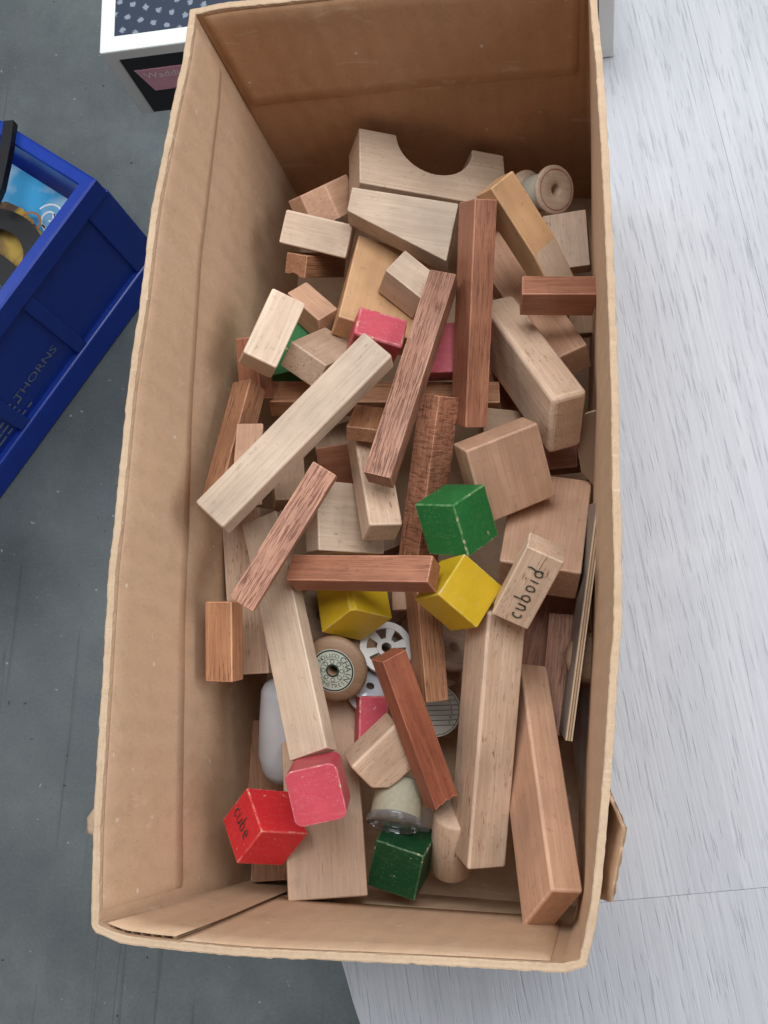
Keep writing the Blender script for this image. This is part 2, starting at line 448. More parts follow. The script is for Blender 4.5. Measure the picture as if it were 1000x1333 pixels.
def NTcol(t, f, col):
    g_ = t.ramp(f, [(0.0, 0.965), (1.0, 1.0)])
    return t.mix(1.0, col, g_, 'MULTIPLY')
def cardboard(name, base, dark, uv=True, rim=False):
    t = NT(name)
    big = t.noise(t.coords((14, 14, 14), jitter=False), 1, 5, 0.6)
    fib = t.noise(t.coords((420, 420, 420), jitter=False), 1, 4, 0.7)
    blot = t.noise(t.coords((45, 45, 45), jitter=False), 1, 4, 0.6)
    col = t.mix(t.ramp(big, [(0.15, 0.0), (0.85, 1.0)]), dark, base)
    col = t.mix(t.math('MULTIPLY', fib, 0.28), col, tuple(min(1, x * 1.35) for x in base))
    col = t.mix(t.ramp(blot, [(0.58, 0.0), (0.80, 0.35)]), col, tuple(x * 0.68 for x in dark))
    mott = t.noise(t.coords((130, 130, 60), jitter=False), 1, 4, 0.7)
    col = t.mix(t.ramp(mott, [(0.36, 0.22), (0.52, 0.0)]), col, tuple(x * 0.80 for x in dark))
    rub = t.noise(t.coords((32, 32, 14), jitter=False), 1, 4, 0.65)
    col = t.mix(t.ramp(rub, [(0.58, 0.0), (0.74, 0.25)]), col, (0.60, 0.44, 0.31))
    fleck = t.noise(t.coords((900, 900, 300), jitter=False), 1, 2, 0.7)
    col = t.mix(t.ramp(fleck, [(0.58, 0.0), (0.72, 0.35)]), col, tuple(x * 0.62 for x in dark))
    hair = t.noise(t.coords((420, 40, 420), rot=(0.9, 0.4, 0.2), jitter=False), 1, 2, 0.6, 2.0)
    col = t.mix(t.ramp(hair, [(0.70, 0.0), (0.74, 0.35)]), col, (0.66, 0.52, 0.40))
    # pale rubbed scratches and stuck specks
    scr = t.noise(t.coords((26, 150, 60), rot=(0.5, 0.3, 0.4), jitter=False), 1, 3, 0.6, 1.2)
    col = t.mix(t.ramp(scr, [(0.62, 0.0), (0.70, 0.30)]), col, (0.68, 0.55, 0.43))
    sp = t.noise(t.coords((170, 170, 170), jitter=False), 1, 0)
    col = t.mix(t.ramp(sp, [(0.855, 0.0), (0.87, 0.7)]), col, (0.72, 0.62, 0.52))
    h = t.math('ADD', t.math('MULTIPLY', fib, 0.6), t.math('MULTIPLY', blot, 0.8))
    nrm = t.bump(h, 0.55 if rim else 0.25, 0.0008 if rim else 0.0005)
    if uv:
        uvn = t.n('ShaderNodeUVMap')
        wv = t.n('ShaderNodeTexWave', wave_type='BANDS', bands_direction='X')
        wv.inputs['Scale'].default_value = 22.0
        wv.inputs['Distortion'].default_value = 0.6
        t.l(uvn.outputs[0], wv.inputs['Vector'])
        nrm = t.bump(wv.outputs['Fac'], 0.22, 0.0006, nrm)
        bl = NTcol(t, wv.outputs['Fac'], col)
        col = bl
    return t.done(col, 0.62 if not rim else 0.85, nrm, 0.35 if not rim else 0.15)

M_CARD = cardboard('kraft_cardboard', (0.550, 0.372, 0.242), (0.480, 0.308, 0.192))
M_BACK = cardboard('kraft_cardboard_bounce_tint', (0.540, 0.310, 0.175), (0.470, 0.252, 0.132))  # redder kraft copy for the back, bounced brown light tinted into its colour
M_FLAP = cardboard('kraft_cardboard_flap', (0.580, 0.392, 0.256), (0.505, 0.326, 0.204))
M_RIM = cardboard('kraft_cardboard_cut_edge', (0.53, 0.385, 0.262), (0.40, 0.272, 0.175), uv=False, rim=True)

# ------------------------------------------------------------------ object helpers
def link(o, parent=None):
    C.objects.link(o)
    if parent is not None:
        o.parent = parent
    return o
def tag(o, label=None, cat=None, group=None, kind=None):
    for k, v in (('label', label), ('category', cat), ('group', group), ('kind', kind)):
        if v: o[k] = v
    return o
def empty(name, loc=(0, 0, 0), rot=None):
    o = bpy.data.objects.new(name, None)
    o.empty_display_size = 0.01
    o.location = loc
    if rot is not None: o.rotation_euler = rot
    return link(o)
def mesh_obj(name, bm, mats, parent=None, smooth=False):
    me = bpy.data.meshes.new(name)
    bm.normal_update()
    bm.to_mesh(me)
    bm.free()
    for m in (mats if isinstance(mats, (list, tuple)) else [mats]):
        me.materials.append(m)
    if smooth:
        me.polygons.foreach_set('use_smooth', [True] * len(me.polygons))
    return link(bpy.data.objects.new(name, me), parent)
def prism(outline, z0, z1):
    bm = bmesh.new()
    lo = [bm.verts.new((x, y, z0)) for x, y in outline]
    hi = [bm.verts.new((x, y, z1)) for x, y in outline]
    n = len(outline)
    bm.faces.new(hi); bm.faces.new(lo[::-1])
    for i in range(n):
        bm.faces.new((lo[i], lo[(i + 1) % n], hi[(i + 1) % n], hi[i]))
    bmesh.ops.recalc_face_normals(bm, faces=bm.faces)
    return bm
def bevel(bm, w, seg=3, mat=-1, sharp_only=False):
    es = [e for e in bm.edges if not sharp_only or (e.is_manifold and e.calc_face_angle(0) > 0.5)]
    bmesh.ops.bevel(bm, geom=es, offset=w, offset_type='OFFSET', segments=seg, profile=0.5, affect='EDGES', material=mat, clamp_overlap=True)
    return bm
def box_bm(a, b, c, off=(0, 0, 0)):
    bm = bmesh.new()
    bmesh.ops.create_cube(bm, size=1.0)
    for v in bm.verts:
        v.co = Vector((v.co.x * a + off[0], v.co.y * b + off[1], v.co.z * c + off[2]))
    return bm
def lathe(profile, seg=56, closed=True):
    bm = bmesh.new()
    rings = []
    for r, z in profile:
        if r < 1e-7:
            rings.append([bm.verts.new((0, 0, z))])
        else:
            rings.append([bm.verts.new((r * math.cos(2 * math.pi * k / seg), r * math.sin(2 * math.pi * k / seg), z)) for k in range(seg)])
    for A, B in zip(rings, rings[1:]):
        for k in range(seg):
            k2 = (k + 1) % seg
            if len(A) == 1 and len(B) == 1: continue
            if len(A) == 1: bm.faces.new((A[0], B[k2], B[k]))
            elif len(B) == 1: bm.faces.new((A[k], A[k2], B[0]))
            else: bm.faces.new((A[k], A[k2], B[k2], B[k]))
    bmesh.ops.recalc_face_normals(bm, faces=bm.faces)
    return bm
def ribbon(polylines, w, h=0.00012):
    """flat pen strokes: polylines of 2-D points, width w, lying in z = 0..h"""
    bm = bmesh.new()
    for pl in polylines:
        L, R_ = [], []
        for i, p in enumerate(pl):
            a = Vector(pl[max(0, i - 1)]); b = Vector(pl[min(len(pl) - 1, i + 1)])
            d = (b - a).normalized() if (b - a).length > 0 else Vector((1, 0))
            n = Vector((-d.y, d.x)) * w * 0.5 * (0.85 + 0.3 * noise.noise(Vector((p[0] * 900, p[1] * 900, 1.3))))
            q = Vector(p)
            L.append(bm.verts.new((q.x + n.x, q.y + n.y, h))); R_.append(bm.verts.new((q.x - n.x, q.y - n.y, h)))
        for i in range(len(pl) - 1):
            bm.faces.new((L[i], R_[i], R_[i + 1], L[i + 1]))
    bmesh.ops.recalc_face_normals(bm, faces=bm.faces)
    for f in bm.faces:
        if f.normal.z < 0: f.normal_flip()
    return bm
def text_mesh(body, size, align='CENTER'):
    cu = bpy.data.curves.new('t', 'FONT')
    cu.body = body; cu.size = size; cu.align_x = align; cu.align_y = 'CENTER'
    cu.resolution_u = 3
    o = bpy.data.objects.new('t', cu)
    C.objects.link(o)
    bpy.context.view_layer.update()
    me = bpy.data.meshes.new_from_object(o.evaluated_get(bpy.context.evaluated_depsgraph_get()))
    bpy.data.objects.remove(o)
    bpy.data.curves.remove(cu)
    bm = bmesh.new(); bm.from_mesh(me); bpy.data.meshes.remove(me)
    return bm
def merge(dst, src, mat):
    """append bmesh src, transformed by mat, to bmesh dst"""
    m = {v: dst.verts.new(mat @ v.co) for v in src.verts}
    for f in src.faces:
        dst.faces.new([m[v] for v in f.verts])
    src.free()
def arc(cx, cy, rx, ry, a0, a1, n=14):
    return [(cx + rx * math.cos(math.radians(a0 + (a1 - a0) * i / n)), cy + ry * math.sin(math.radians(a0 + (a1 - a0) * i / n))) for i in range(n + 1)]
def axis_matrix(loc, axis, spin=0.0):
    q = Vector((0, 0, 1)).rotation_difference(Vector(axis))
    return Matrix.Translation(Vector(loc) * MM) @ q.to_matrix().to_4x4() @ Matrix.Rotation(spin, 4, 'Z')
rng = random.Random(7)

# ------------------------------------------------------------------ floor
def floor_material():
    t = NT('dark_slate_vinyl')
    big = t.noise(t.coords((3.2, 3.2, 3.2), jitter=False), 1, 6, 0.6)
    mid = t.noise(t.coords((16, 11, 16), jitter=False), 1, 7, 0.72)
    fine = t.noise(t.coords((260, 260, 260), jitter=False), 1, 3, 0.7)
    col = t.mix(t.ramp(big, [(0.3, 0.0), (0.7, 1.0)]), (0.095, 0.108, 0.113), (0.225, 0.250, 0.246))
    col = t.mix(t.ramp(mid, [(0.35, 0.5), (0.6, 0.0)]), col, (0.105, 0.12, 0.125))
    col = t.mix(t.ramp(fine, [(0.32, 0.25), (0.46, 0.0)]), col, (0.06, 0.068, 0.072))
    col = t.mix(t.ramp(fine, [(0.56, 0.0), (0.70, 0.25)]), col, (0.26, 0.28, 0.275))
    line = t.noise(t.coords((36, 1.6, 1), rot=(0, 0, -0.10), jitter=False), 1, 2, 0.5, 0.6)
    col = t.mix(t.ramp(line, [(0.645, 0.0), (0.675, 0.4), (0.70, 0.0)]), col, (0.045, 0.052, 0.058))
    spk = t.noise(t.coords((150, 150, 150), jitter=False), 1, 0)
    col = t.mix(t.ramp(spk, [(0.875, 0.0), (0.885, 0.8)]), col, (0.38, 0.39, 0.38))
    col = t.mix(t.ramp(spk, [(0.115, 0.8), (0.125, 0.0)]), col, (0.02, 0.02, 0.022))
    return t.done(col, t.math('ADD', t.math('MULTIPLY', mid, 0.25), 0.38), t.bump(fine, 0.2, 0.0006), 0.4)
FLOOR_Z = -0.75
bm = bmesh.new()
bm.faces.new([bm.verts.new((x, y, FLOOR_Z)) for x, y in ((-6, -6), (6, -6), (6, 6), (-6, 6))])
tag(mesh_obj('floor', bm, floor_material()), 'dark grey slate-look vinyl floor', None, None, 'structure')

# ------------------------------------------------------------------ table with laminate boards
GR = math.atan2(42.0, 191.5)      # the grain leans off the box's long side
def laminate():
    t = NT('grey_wood_laminate')
    rot = (0, 0, -GR)
    def co(along, across):
        # rotate object coordinates first, then stretch
        tc = t.n('ShaderNodeTexCoord')
        m1 = t.n('ShaderNodeMapping'); m1.inputs['Rotation'].default_value = (0, 0, -GR)
        t.l(tc.outputs['Object'], m1.inputs['Vector'])
        m2 = t.n('ShaderNodeMapping'); m2.inputs['Scale'].default_value = (across, along, 30)
        t.l(m1.outputs[0], m2.inputs['Vector'])
        oi = t.n('ShaderNodeObjectInfo')
        ad = t.n('ShaderNodeVectorMath', operation='ADD')
        t.l(m2.outputs[0], ad.inputs[0])
        sc = t.n('ShaderNodeVectorMath', operation='SCALE'); sc.inputs[0].default_value = (17, 29, 11)
        t.l(oi.outputs['Random'], sc.inputs['Scale']); t.l(sc.outputs[0], ad.inputs[1])
        return ad.outputs[0]
    band = t.noise(co(1.6, 14), 1, 5, 0.6, 1.2)
    wide = t.noise(co(3.0, 60), 1, 4, 0.6, 0.5)
    line = t.noise(co(7, 560), 1, 3, 0.65, 0.08)
    dash = t.noise(co(34, 640), 1, 2, 0.6, 0.05)
    col = t.mix(t.ramp(band, [(0.3, 0.0), (0.7, 1.0)]), (0.425, 0.427, 0.456), (0.490, 0.492, 0.514))
    col = t.mix(t.ramp(wide, [(0.35, 0.45), (0.6, 0.0)]), col, (0.400, 0.402, 0.432))
    col = t.mix(t.ramp(line, [(0.37, 0.65), (0.52, 0.0)]), col, (0.395, 0.397, 0.430))
    col = t.mix(t.ramp(line, [(0.52, 0.0), (0.66, 0.35)]), col, (0.520, 0.523, 0.545))
    col = t.mix(t.ramp(dash, [(0.61, 0.0), (0.67, 0.58)]), col, (0.315, 0.320, 0.355))
    scuff = t.noise(t.coords((9, 14, 9), jitter=False), 1, 5, 0.7)
    col = t.mix(t.ramp(scuff, [(0.56, 0.0), (0.74, 0.25)]), col, (0.60, 0.605, 0.62))
    h = t.math('ADD', t.math('MULTIPLY', line, 0.8), t.math('MULTIPLY', t.ramp(dash, [(0.58, 0.0), (0.7, 1.0)]), -0.6))
    return t.done(col, t.math('ADD', t.math('MULTIPLY', wide, 0.2), 0.36), t.bump(h, 0.6, 0.0007), 0.4)
M_LAM = laminate()
left_edge = [(-100, 720), (-104, 300), (-104, 100), (-101, -20), (-94, -100), (-84, -165), (-72, -212), (-58, -248), (-41.9, -280), (-27.2, -316), (-4, -356), (40, -402), (110, -440)]
def _smooth(P, n=6):
    out = []
    for k in range(len(P) - 1):
        p0, p1, p2, p3 = [Vector(P[min(max(q, 0), len(P) - 1)]) for q in (k - 1, k, k + 1, k + 2)]
        for q in range(n):
            f = q / n
            c_ = 0.5 * ((2 * p1) + (p2 - p0) * f + (2 * p0 - 5 * p1 + 4 * p2 - p3) * f * f + (3 * p1 - p0 - 3 * p2 + p3) * f ** 3)
            out.append((c_.x, c_.y))
    return out + [P[-1]]
left_edge = [left_edge[0]] + _smooth(left_edge[2:])
def seam_y(x): return -231.5 + (x - 126.4) * 0.1652
def seam_x(y): return 167.3 + (390.1 - y) * 0.2193
t_root = empty('table', (0, 0, 0))
tag(t_root, 'light grey wood-grain laminate table with rounded corner under the box', 'table')
upper = [p for p in left_edge if p[1] > seam_y(p[0])]
lower = [p for p in left_edge if p[1] <= seam_y(p[0])]
xs = min(upper[-1][0] + (lower[0][0] - upper[-1][0]) * 0.5, -50.0)
g = 0.10
def board(outline, name='board'):
    bm = prism([(x * MM, y * MM) for x, y in outline], -0.010, 0.0)
    return mesh_obj(name, bm, M_LAM, t_root)
yx = seam_y(300.0)
cx_ = seam_x(seam_y(300))
board(upper + [(xs, seam_y(xs) + g), (cx_ - g, seam_y(cx_) + g), (seam_x(720) - g, 720)])
board([(seam_x(720) + g, 720), (cx_ + g, seam_y(cx_) + g), (900, seam_y(900) + g), (900, 720)])
board([(xs, seam_y(xs) - g)] + lower + [(900, -440), (900, seam_y(900) - g)])
slab = prism([((x + 2) * MM, y * MM) for x, y in left_edge] + [(0.9, -0.438), (0.9, 0.718)], -0.030, -0.0101)
mesh_obj('core_slab', slab, plain('grey_edge_band', (0.42, 0.43, 0.45), 0.5), t_root)
for lx, ly in ((0.05, -0.30), (0.05, 0.60), (0.80, -0.30), (0.80, 0.60)):
    bm = box_bm(0.045, 0.045, 0.7195, (lx, ly, -0.03025 - 0.7195 / 2))
    mesh_obj('leg', bevel(bm, 0.003, 2), _M.setdefault('legm', plain('grey_leg_metal', (0.30, 0.31, 0.32), 0.4)), t_root)

# ------------------------------------------------------------------ cardboard box
W, Lb, H = [x * MM for x in D['dims']]
hw, hl = W / 2 - 0.003, Lb / 2 - 0.003
T = 0.0037
ring_src = {k: [Vector((x * MM, y * MM)) for x, y in v] for k, v in D['rim'].items()}
ring_src['front'].insert(0, ring_src['left'][-1]); ring_src['right'].insert(0, ring_src['front'][-1])
ring_src['back'].insert(0, ring_src['right'][-1]); ring_src['back'].append(ring_src['left'][0])
bott = {'left': ((-hw, hl), (-hw, -hl)), 'front': ((-hw, -hl), (hw, -hl)), 'right': ((hw, -hl), (hw, hl)), 'back': ((hw, hl), (-hw, hl))}
def resample(pl, step):
    cum = [0]
    for a, b in zip(pl, pl[1:]): cum.append(cum[-1] + (b - a).length)
    n = max(2, int(cum[-1] / step)); out = []
    for i in range(n + 1):
        s = cum[-1] * i / n
        k = max(j for j in range(len(cum) - 1) if cum[j] <= s + 1e-12)
        f = (s - cum[k]) / max(1e-9, cum[k + 1] - cum[k])
        # smooth interpolation through the traced points
        p0 = pl[max(0, k - 1)]; p1 = pl[k]; p2 = pl[k + 1]; p3 = pl[min(len(pl) - 1, k + 2)]
        lin = p1.lerp(p2, f)
        cr = 0.5 * ((2 * p1) + (p2 - p0) * f + (2 * p0 - 5 * p1 + 4 * p2 - p3) * f * f + (3 * p1 - p0 - 3 * p2 + p3) * f ** 3)
        out.append((i / n, lin.lerp(cr, 0.6)))
    return out
RING = {k: resample(v, 0.0025) for k, v in ring_src.items()}
seq = []
for k in ('left', 'front', 'right', 'back'):
    seq += [(k, s, p) for s, p in RING[k][:-1]]
NR = len(seq)
def inward(i):
    a = seq[(i - 2) % NR][2]; b = seq[(i + 2) % NR][2]
    d = (b - a).normalized()
    return Vector((-d.y, d.x))            # ring runs anticlockwise seen from above
INW = [inward(i) for i in range(NR)]
def pt(i, z, off, jit=0.0):
    """point on wall sample i at height z; off = distance inward from the inner face (negative: towards outside)"""
    k, s, p = seq[i % NR]
    a, b = bott[k]
    bot = Vector((a[0] + (b[0] - a[0]) * s, a[1] + (b[1] - a[1]) * s))
    n = INW[i % NR]
    top = p + n * T
    f = z / H
    q = bot.lerp(top, f ** 1.15 if f > 0 else 0) + n * off
    w = noise.noise(Vector((q.x * 9, q.y * 9, z * 9))) * 0.0016 * math.sin(math.pi * min(1, max(0, f)))
    q = q + n * w
    if jit:
        q = q + n * (noise.noise(Vector((q.x * 420, q.y * 420, z * 240 + off * 900))) + 0.6 * noise.noise(Vector((q.x * 120, q.y * 120, off * 900)))) * jit
    return Vector((q.x, q.y, z))
starts = {}
for i, (k, s, p) in enumerate(seq): starts.setdefault(k, i)
order = ['left', 'front', 'right', 'back']
rngs = {k: (starts[k], starts[order[j + 1]] if j < 3 else NR) for j, k in enumerate(order)}

box = empty('cardboard_box')
tag(box, 'worn open cardboard box full of wooden building blocks on the table', 'cardboard box')
def grid_mesh(rows_fn, i0, i1, mats, name, parent, matfn=None, smooth=True, flat_rows=()):
    bm = bmesh.new()
    uvl = bm.loops.layers.uv.new('UVMap')
    cols = []
    for i in range(i0, i1 + 1):
        cols.append([bm.verts.new(v) for v in rows_fn(i)])
    per = {}
    for ci in range(len(cols)):
        for r, v in enumerate(cols[ci]): per[v] = (ci * 0.0025, v.co.z)
    for a, b in zip(cols, cols[1:]):
        for r in range(len(a) - 1):
            f = bm.faces.new((a[r], b[r], b[r + 1], a[r + 1]))
            if matfn: f.material_index = matfn(r)
            f.smooth = r not in flat_rows
            for lp in f.loops: lp[uvl].uv = per[lp.vert]
    bmesh.ops.recalc_face_normals(bm, faces=bm.faces)
    return mesh_obj(name, bm, mats, parent, smooth and not flat_rows)
ZS = [0.0015] + [H * q / 10 for q in range(1, 10)] + [H - 0.0022]
def wall_rows(i):
    zj = noise.noise(Vector((seq[i % NR][2].x * 60, seq[i % NR][2].y * 60, 3.1))) * 0.0004 + noise.noise(Vector((seq[i % NR][2].x * 16, seq[i % NR][2].y * 16, 7.7))) * 0.0009
    rows = [pt(i, z, 0) for z in ZS]
    for off, dz in ((0.0000, -0.0010), (-0.0001, 0.0000), (-0.0006, 0.0003), (-0.0019, 0.0002), (-0.0031, 0.0003), (-0.0037, 0.0000), (-0.0038, -0.0012)):
        q = pt(i, H - 0.0006, off, 0.0004)
        rows.append(Vector((q.x, q.y, H + dz + zj)))
    rows += [pt(i, z, -T - 0.0001) for z in reversed(ZS)]
    return rows
nz = len(ZS)
for k in order:
    a, b = rngs[k]
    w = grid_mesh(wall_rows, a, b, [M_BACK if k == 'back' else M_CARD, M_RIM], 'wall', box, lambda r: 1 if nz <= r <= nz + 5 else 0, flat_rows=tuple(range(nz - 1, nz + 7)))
bm = box_bm(2 * hw + 0.009, 2 * hl + 0.009, 0.0030, (0, 0, 0.0016))
mesh_obj('base', bm, M_CARD, box)

def flap(i0, i1, zfun, name='flap', off=0.0022, mat=None):
    def rows(i):
        i_ = min(max(i, i0), i1)
        ze = zfun(i_) + noise.noise(Vector((i_ * 0.11, 0.3, 0))) * 0.0006
        top = H - 0.0030
        e = 0.25 if i in (i0, i1) else 1.0
        r = [pt(i, top, 0.0002)]
        for q in range(0, 9):
            z = top - 0.002 - (top - 0.002 - ze) * q / 8
            r.append(pt(i, z, off * (0.6 + 0.4 * q / 8) * e))
        r.append(pt(i, ze - 0.0004, off * 0.5 * e)); r.append(pt(i, ze - 0.0004, -0.0006))
        return r
    return grid_mesh(rows, i0, i1, [mat or M_FLAP, M_RIM], name, box, lambda r: 1 if r >= 9 else 0)
def idx_x(k, x):      # nearest wall sample with that x on top of wall k
    a, b = rngs[k]
    return min(range(a, b), key=lambda i: abs(seq[i][2].x - x))
a, b = rngs['left']
flap(a + 4, b - 3, lambda i: 0.192 - 0.064 * (i - a) / (b - a), off=0.0012)
a2, b2 = rngs['back']
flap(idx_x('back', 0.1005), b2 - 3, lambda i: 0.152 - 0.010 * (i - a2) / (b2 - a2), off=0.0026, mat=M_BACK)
flap(idx_x('front', -0.068), rngs['front'][1] - 3, lambda i: 0.086, off=0.0024)
# the exposed corrugation where the second layer of the front wall stops short
i0, i1 = rngs['front'][0] + 3, idx_x('front', -0.069)
def liner_rows(i):
    zt = H - 0.0022 + noise.noise(Vector((i * 0.2, 2, 0))) * 0.0006
    return [pt(i, zt - 0.19 + 0.19 * q / 6, 0.0016) for q in range(7)] + [pt(i, zt, 0.0019)] + [pt(i, zt - 0.19 * q / 6, 0.0019) for q in range(7)]
grid_mesh(liner_rows, i0, i1, [M_CARD, M_RIM], 'liner', box, lambda r: 1 if r in (6, 7) else 0)
bm = bmesh.new()
prev = None
nf = 90
for q in range(nf + 1):
    fi = i0 + (i1 - i0) * q / nf
    i = int(fi)
    off = 0.0008 + 0.0007 * math.sin(q * 2 * math.pi / 13)
    lo = pt(i, H - 0.05, off).lerp(pt(i + 1, H - 0.05, off), fi - i); hi = pt(i, H - 0.004, off).lerp(pt(i + 1, H - 0.004, off), fi - i)
    cur = (bm.verts.new(lo), bm.verts.new(hi))
    if prev: bm.faces.new((prev[0], cur[0], cur[1], prev[1]))
    prev = cur
mesh_obj('corrugated_core', bm, M_RIM, box, True)
# torn tab that stands off the outside of the wall, and a small torn lip on the opposite side
def sheet(name, pts, faces, mat, parent, thick, sub=3, jit=0.0008, seed=1):
    bm = bmesh.new()
    vs = [bm.verts.new(Vector(p) * MM) for p in pts]
    for f in faces: bm.faces.new([vs[i] for i in f])
    bmesh.ops.triangulate(bm, faces=bm.faces)
    bmesh.ops.subdivide_edges(bm, edges=bm.edges, cuts=sub, use_grid_fill=True)
    for v in bm.verts:
        v.co += noise.noise_vector(v.co * 130 + Vector((seed, 0, 0))) * jit
    bmesh.ops.recalc_face_normals(bm, faces=bm.faces)
    if thick:
        bmesh.ops.solidify(bm, geom=bm.faces[:], thickness=thick)
    return mesh_obj(name, bm, mat, parent, smooth=True)
sheet('torn_tab', D['tab'], [(0, 1, 2, 3), (3, 2, 4, 5)], M_FLAP, box, 0.0016)
fe = [Vector(D['tab'][q]) * MM for q in (0, 1, 2, 4)]
bm = bmesh.new()
rf = random.Random(11); prev = None; cen_ = Vector(D['tab'][3]) * MM
for k_ in range(34):
    f = k_ / 33 * 2.999; sgi = int(f)
    p_ = fe[sgi].lerp(fe[sgi + 1], f - sgi)
    out_ = (p_ - cen_).normalized()
    q_ = p_ + out_ * rf.uniform(0.0002, 0.0026) + Vector((0, 0, rf.uniform(-0.0004, 0.0010)))
    cur = (bm.verts.new(p_ - out_ * 0.0008 + Vector((0, 0, 0.0007))), bm.verts.new(q_))
    if prev: bm.faces.new((prev[0], cur[0], cur[1], prev[1]))
    prev = cur
mesh_obj('torn_fringe', bm, plain('torn_paper', (0.66, 0.56, 0.45), 0.9, 0.1), box)
sheet('torn_tab', D['tab_small'], [(0, 1, 2, 3)], M_RIM, box, 0.0012, 2)

# ------------------------------------------------------------------ wooden blocks
GROUP = 'wooden blocks jumbled in the cardboard box'
def put(o, key):
    q = D['blocks'][key]
    o.matrix_world = Matrix.Translation(Vector(q['t']) * MM) @ Matrix(q['R']).to_4x4()
    return o
def dims(key): return [x * MM for x in D['blocks'][key]['d']]
def irregular(bm, amt=0.00025):
    for v in bm.verts:
        v.co += Vector((rng.uniform(-amt, amt), rng.uniform(-amt, amt), rng.uniform(-amt, amt)))
    return bm
def finish(key, bm, mat, name, label, bev, cat='block'):
    d = dims(key)
    if len(bm.verts) == 8: irregular(bm)
    bevel(bm, bev, 3, 1, True)
    if mat in PAINTS: mats = [paint(mat), paint(mat, True)]
    else:
        ax = max(range(3), key=lambda i: d[i])
        mats = [wood(mat, ax), wood(mat, ax, True)]
    o = mesh_obj(name, bm, mats)
    for p in o.data.polygons: p.use_smooth = False
    put(o, key)
    return tag(o, label, cat, GROUP)
BL = {
 'smallpale': ('beech_pale', 1.2, 'small pale oblong block between the side wall and the tapered wedge block'),
 'bigtan': ('tan', 1.0, 'wide honey-tan flat block between the tapered wedge and the red cube above it'),
 'smallcube': ('beech_pale', 0.6, 'small pale block wedged between the tapered wedge and the top of a brown stick'),
 'browndiag8': ('rose', 0.5, 'long brown stick lying diagonally beside the red cube, pointing at the wedge'),
 'redvert9': ('mahogany', 0.7, 'long reddish-brown stick whose top end overlaps the arch block'),
 'marked12': ('beech', 0.6, 'pale block with dark flecked ticks just below the thread spool in the back corner'),
 'short13': ('mahogany', 0.7, 'short reddish-brown bar lying level across two tan blocks beside the wall'),
 'long15': ('beech_pink', 0.9, 'pinkish tan block with square end running under the short reddish-brown bar'),
 'tan16': ('beech', 3.0, 'thick pale tan block with rounded edges below the short reddish-brown bar'),
 'square17': ('beech_pink', 1.2, 'square flat beech block leaning just above the bright green cube'),
 'brown20': ('mahogany', 0.7, 'brown stick lying level above both yellow cubes'),
 'cuboid22': ('beech', 0.8, 'small beech block with the word cuboid handwritten on it'),
 'beech23': ('beech', 1.6, 'long thick flecked beech block running down from the cuboid block'),
 'beech24': ('beech_pink', 1.6, 'long tan block standing on edge in the front corner by the wall'),
 'brown25': ('rose', 0.5, 'coarse-grained brown stick slanting just below the long pale diagonal block'),
 'beech26': ('beech_pale', 1.5, 'longest pale beech block lying diagonally on top, its end at the side wall'),
 'pale27': ('beech_pale', 1.3, 'upright cream block near the side wall, half covering a green cube'),
 'gable30': ('beech', 0.9, 'pale roof-edged block between the cream upright block and the long diagonal block'),
 'wedge29': ('beech_pink', 0.8, 'small tan block tucked between the cream upright block and the honey-tan block'),
 'brown31': ('oak', 0.7, 'long brown stick lying level underneath the long pale diagonal block'),
 'small34': ('oak', 0.6, 'short brown block end poking out under the middle of the diagonal brown stick'),
 'beech35': ('beech', 1.2, 'pale block with cut end showing beneath the tip of the diagonal brown stick'),
 'rough36': ('rough', 0.5, 'rough saw-marked brown stick running up from behind the bright green cube'),
 'rough37': ('oak', 0.5, 'brown stick pointing down from under the yellow cubes to the printed disc'),
 'pale42': ('beech_pale', 0.8, 'long thin pale plank running down to the pink cube'),
 'pale43': ('beech', 1.0, 'pale block against the side wall, partly under the thin pale plank'),
 'brown45': ('oak', 0.7, 'short brown block flat against the side wall beside the thin pale plank'),
 'oak46': ('oak', 0.7, 'golden brown block leaning on the side wall above the end of the diagonal block'),
 'block47': ('beech_pink', 0.8, 'small tan block end beside the golden brown leaning block'),
 'brown48': ('mahogany', 0.8, 'dark reddish block behind the foot of the cream upright block at the wall'),
 'pale49': ('beech_pale', 0.9, 'pale flat block above the level brown stick, partly under the coarse brown stick'),
 'tan50': ('beech_pink', 1.2, 'broad tan block beneath the square flat block and the cuboid block'),
 'rough53': ('rose', 0.5, 'coarse dark brown block beside the striped plywood edge'),
 'big59': ('taupe', 1.2, 'large dull beech block lying under the pink cube'),
 'under69': ('mahogany', 0.8, 'brown block corner showing below the thick pale tan block'),
 'under72': ('mahogany', 0.8, 'dark brown block deep below the long pale diagonal block'),
 'under70': ('taupe', 0.8, 'dull brown block end under the short reddish-brown bar at the wall'),
 'under41': ('beech_pink', 0.6, 'narrow tan block between the yellow cube and the brown stick beside it'),
 'under73': ('taupe', 0.8, 'greyish tan block deep in the gap under the long pale diagonal block'),
 'fill1': ('mahogany', 0.8, 'dark brown block deep between the reddish stick and the thick pale tan block'),
 'fill2': ('mahogany', 0.8, 'dark brown block deep beside the coarse dark brown block and cuboid block'),
 'fill3': ('taupe', 0.8, 'dull block deep below the pale block with the cut end'),
 'fill4': ('oak', 0.8, 'brown block lying on the box floor beside the large dull beech block'),
 'fill5': ('taupe', 0.8, 'dull block deep under the yellow cube beside the spoked reel'),
 'under36': ('taupe', 0.8, 'dull brown block deep between the reddish stick and the square flat block'),
}
for key, (mat, bev, label) in BL.items():
    a, b, c = dims(key)
    o = finish(key, box_bm(a, b, c), mat, 'building_block', label, bev * MM)
    if key == 'cuboid22': CUBOID = o
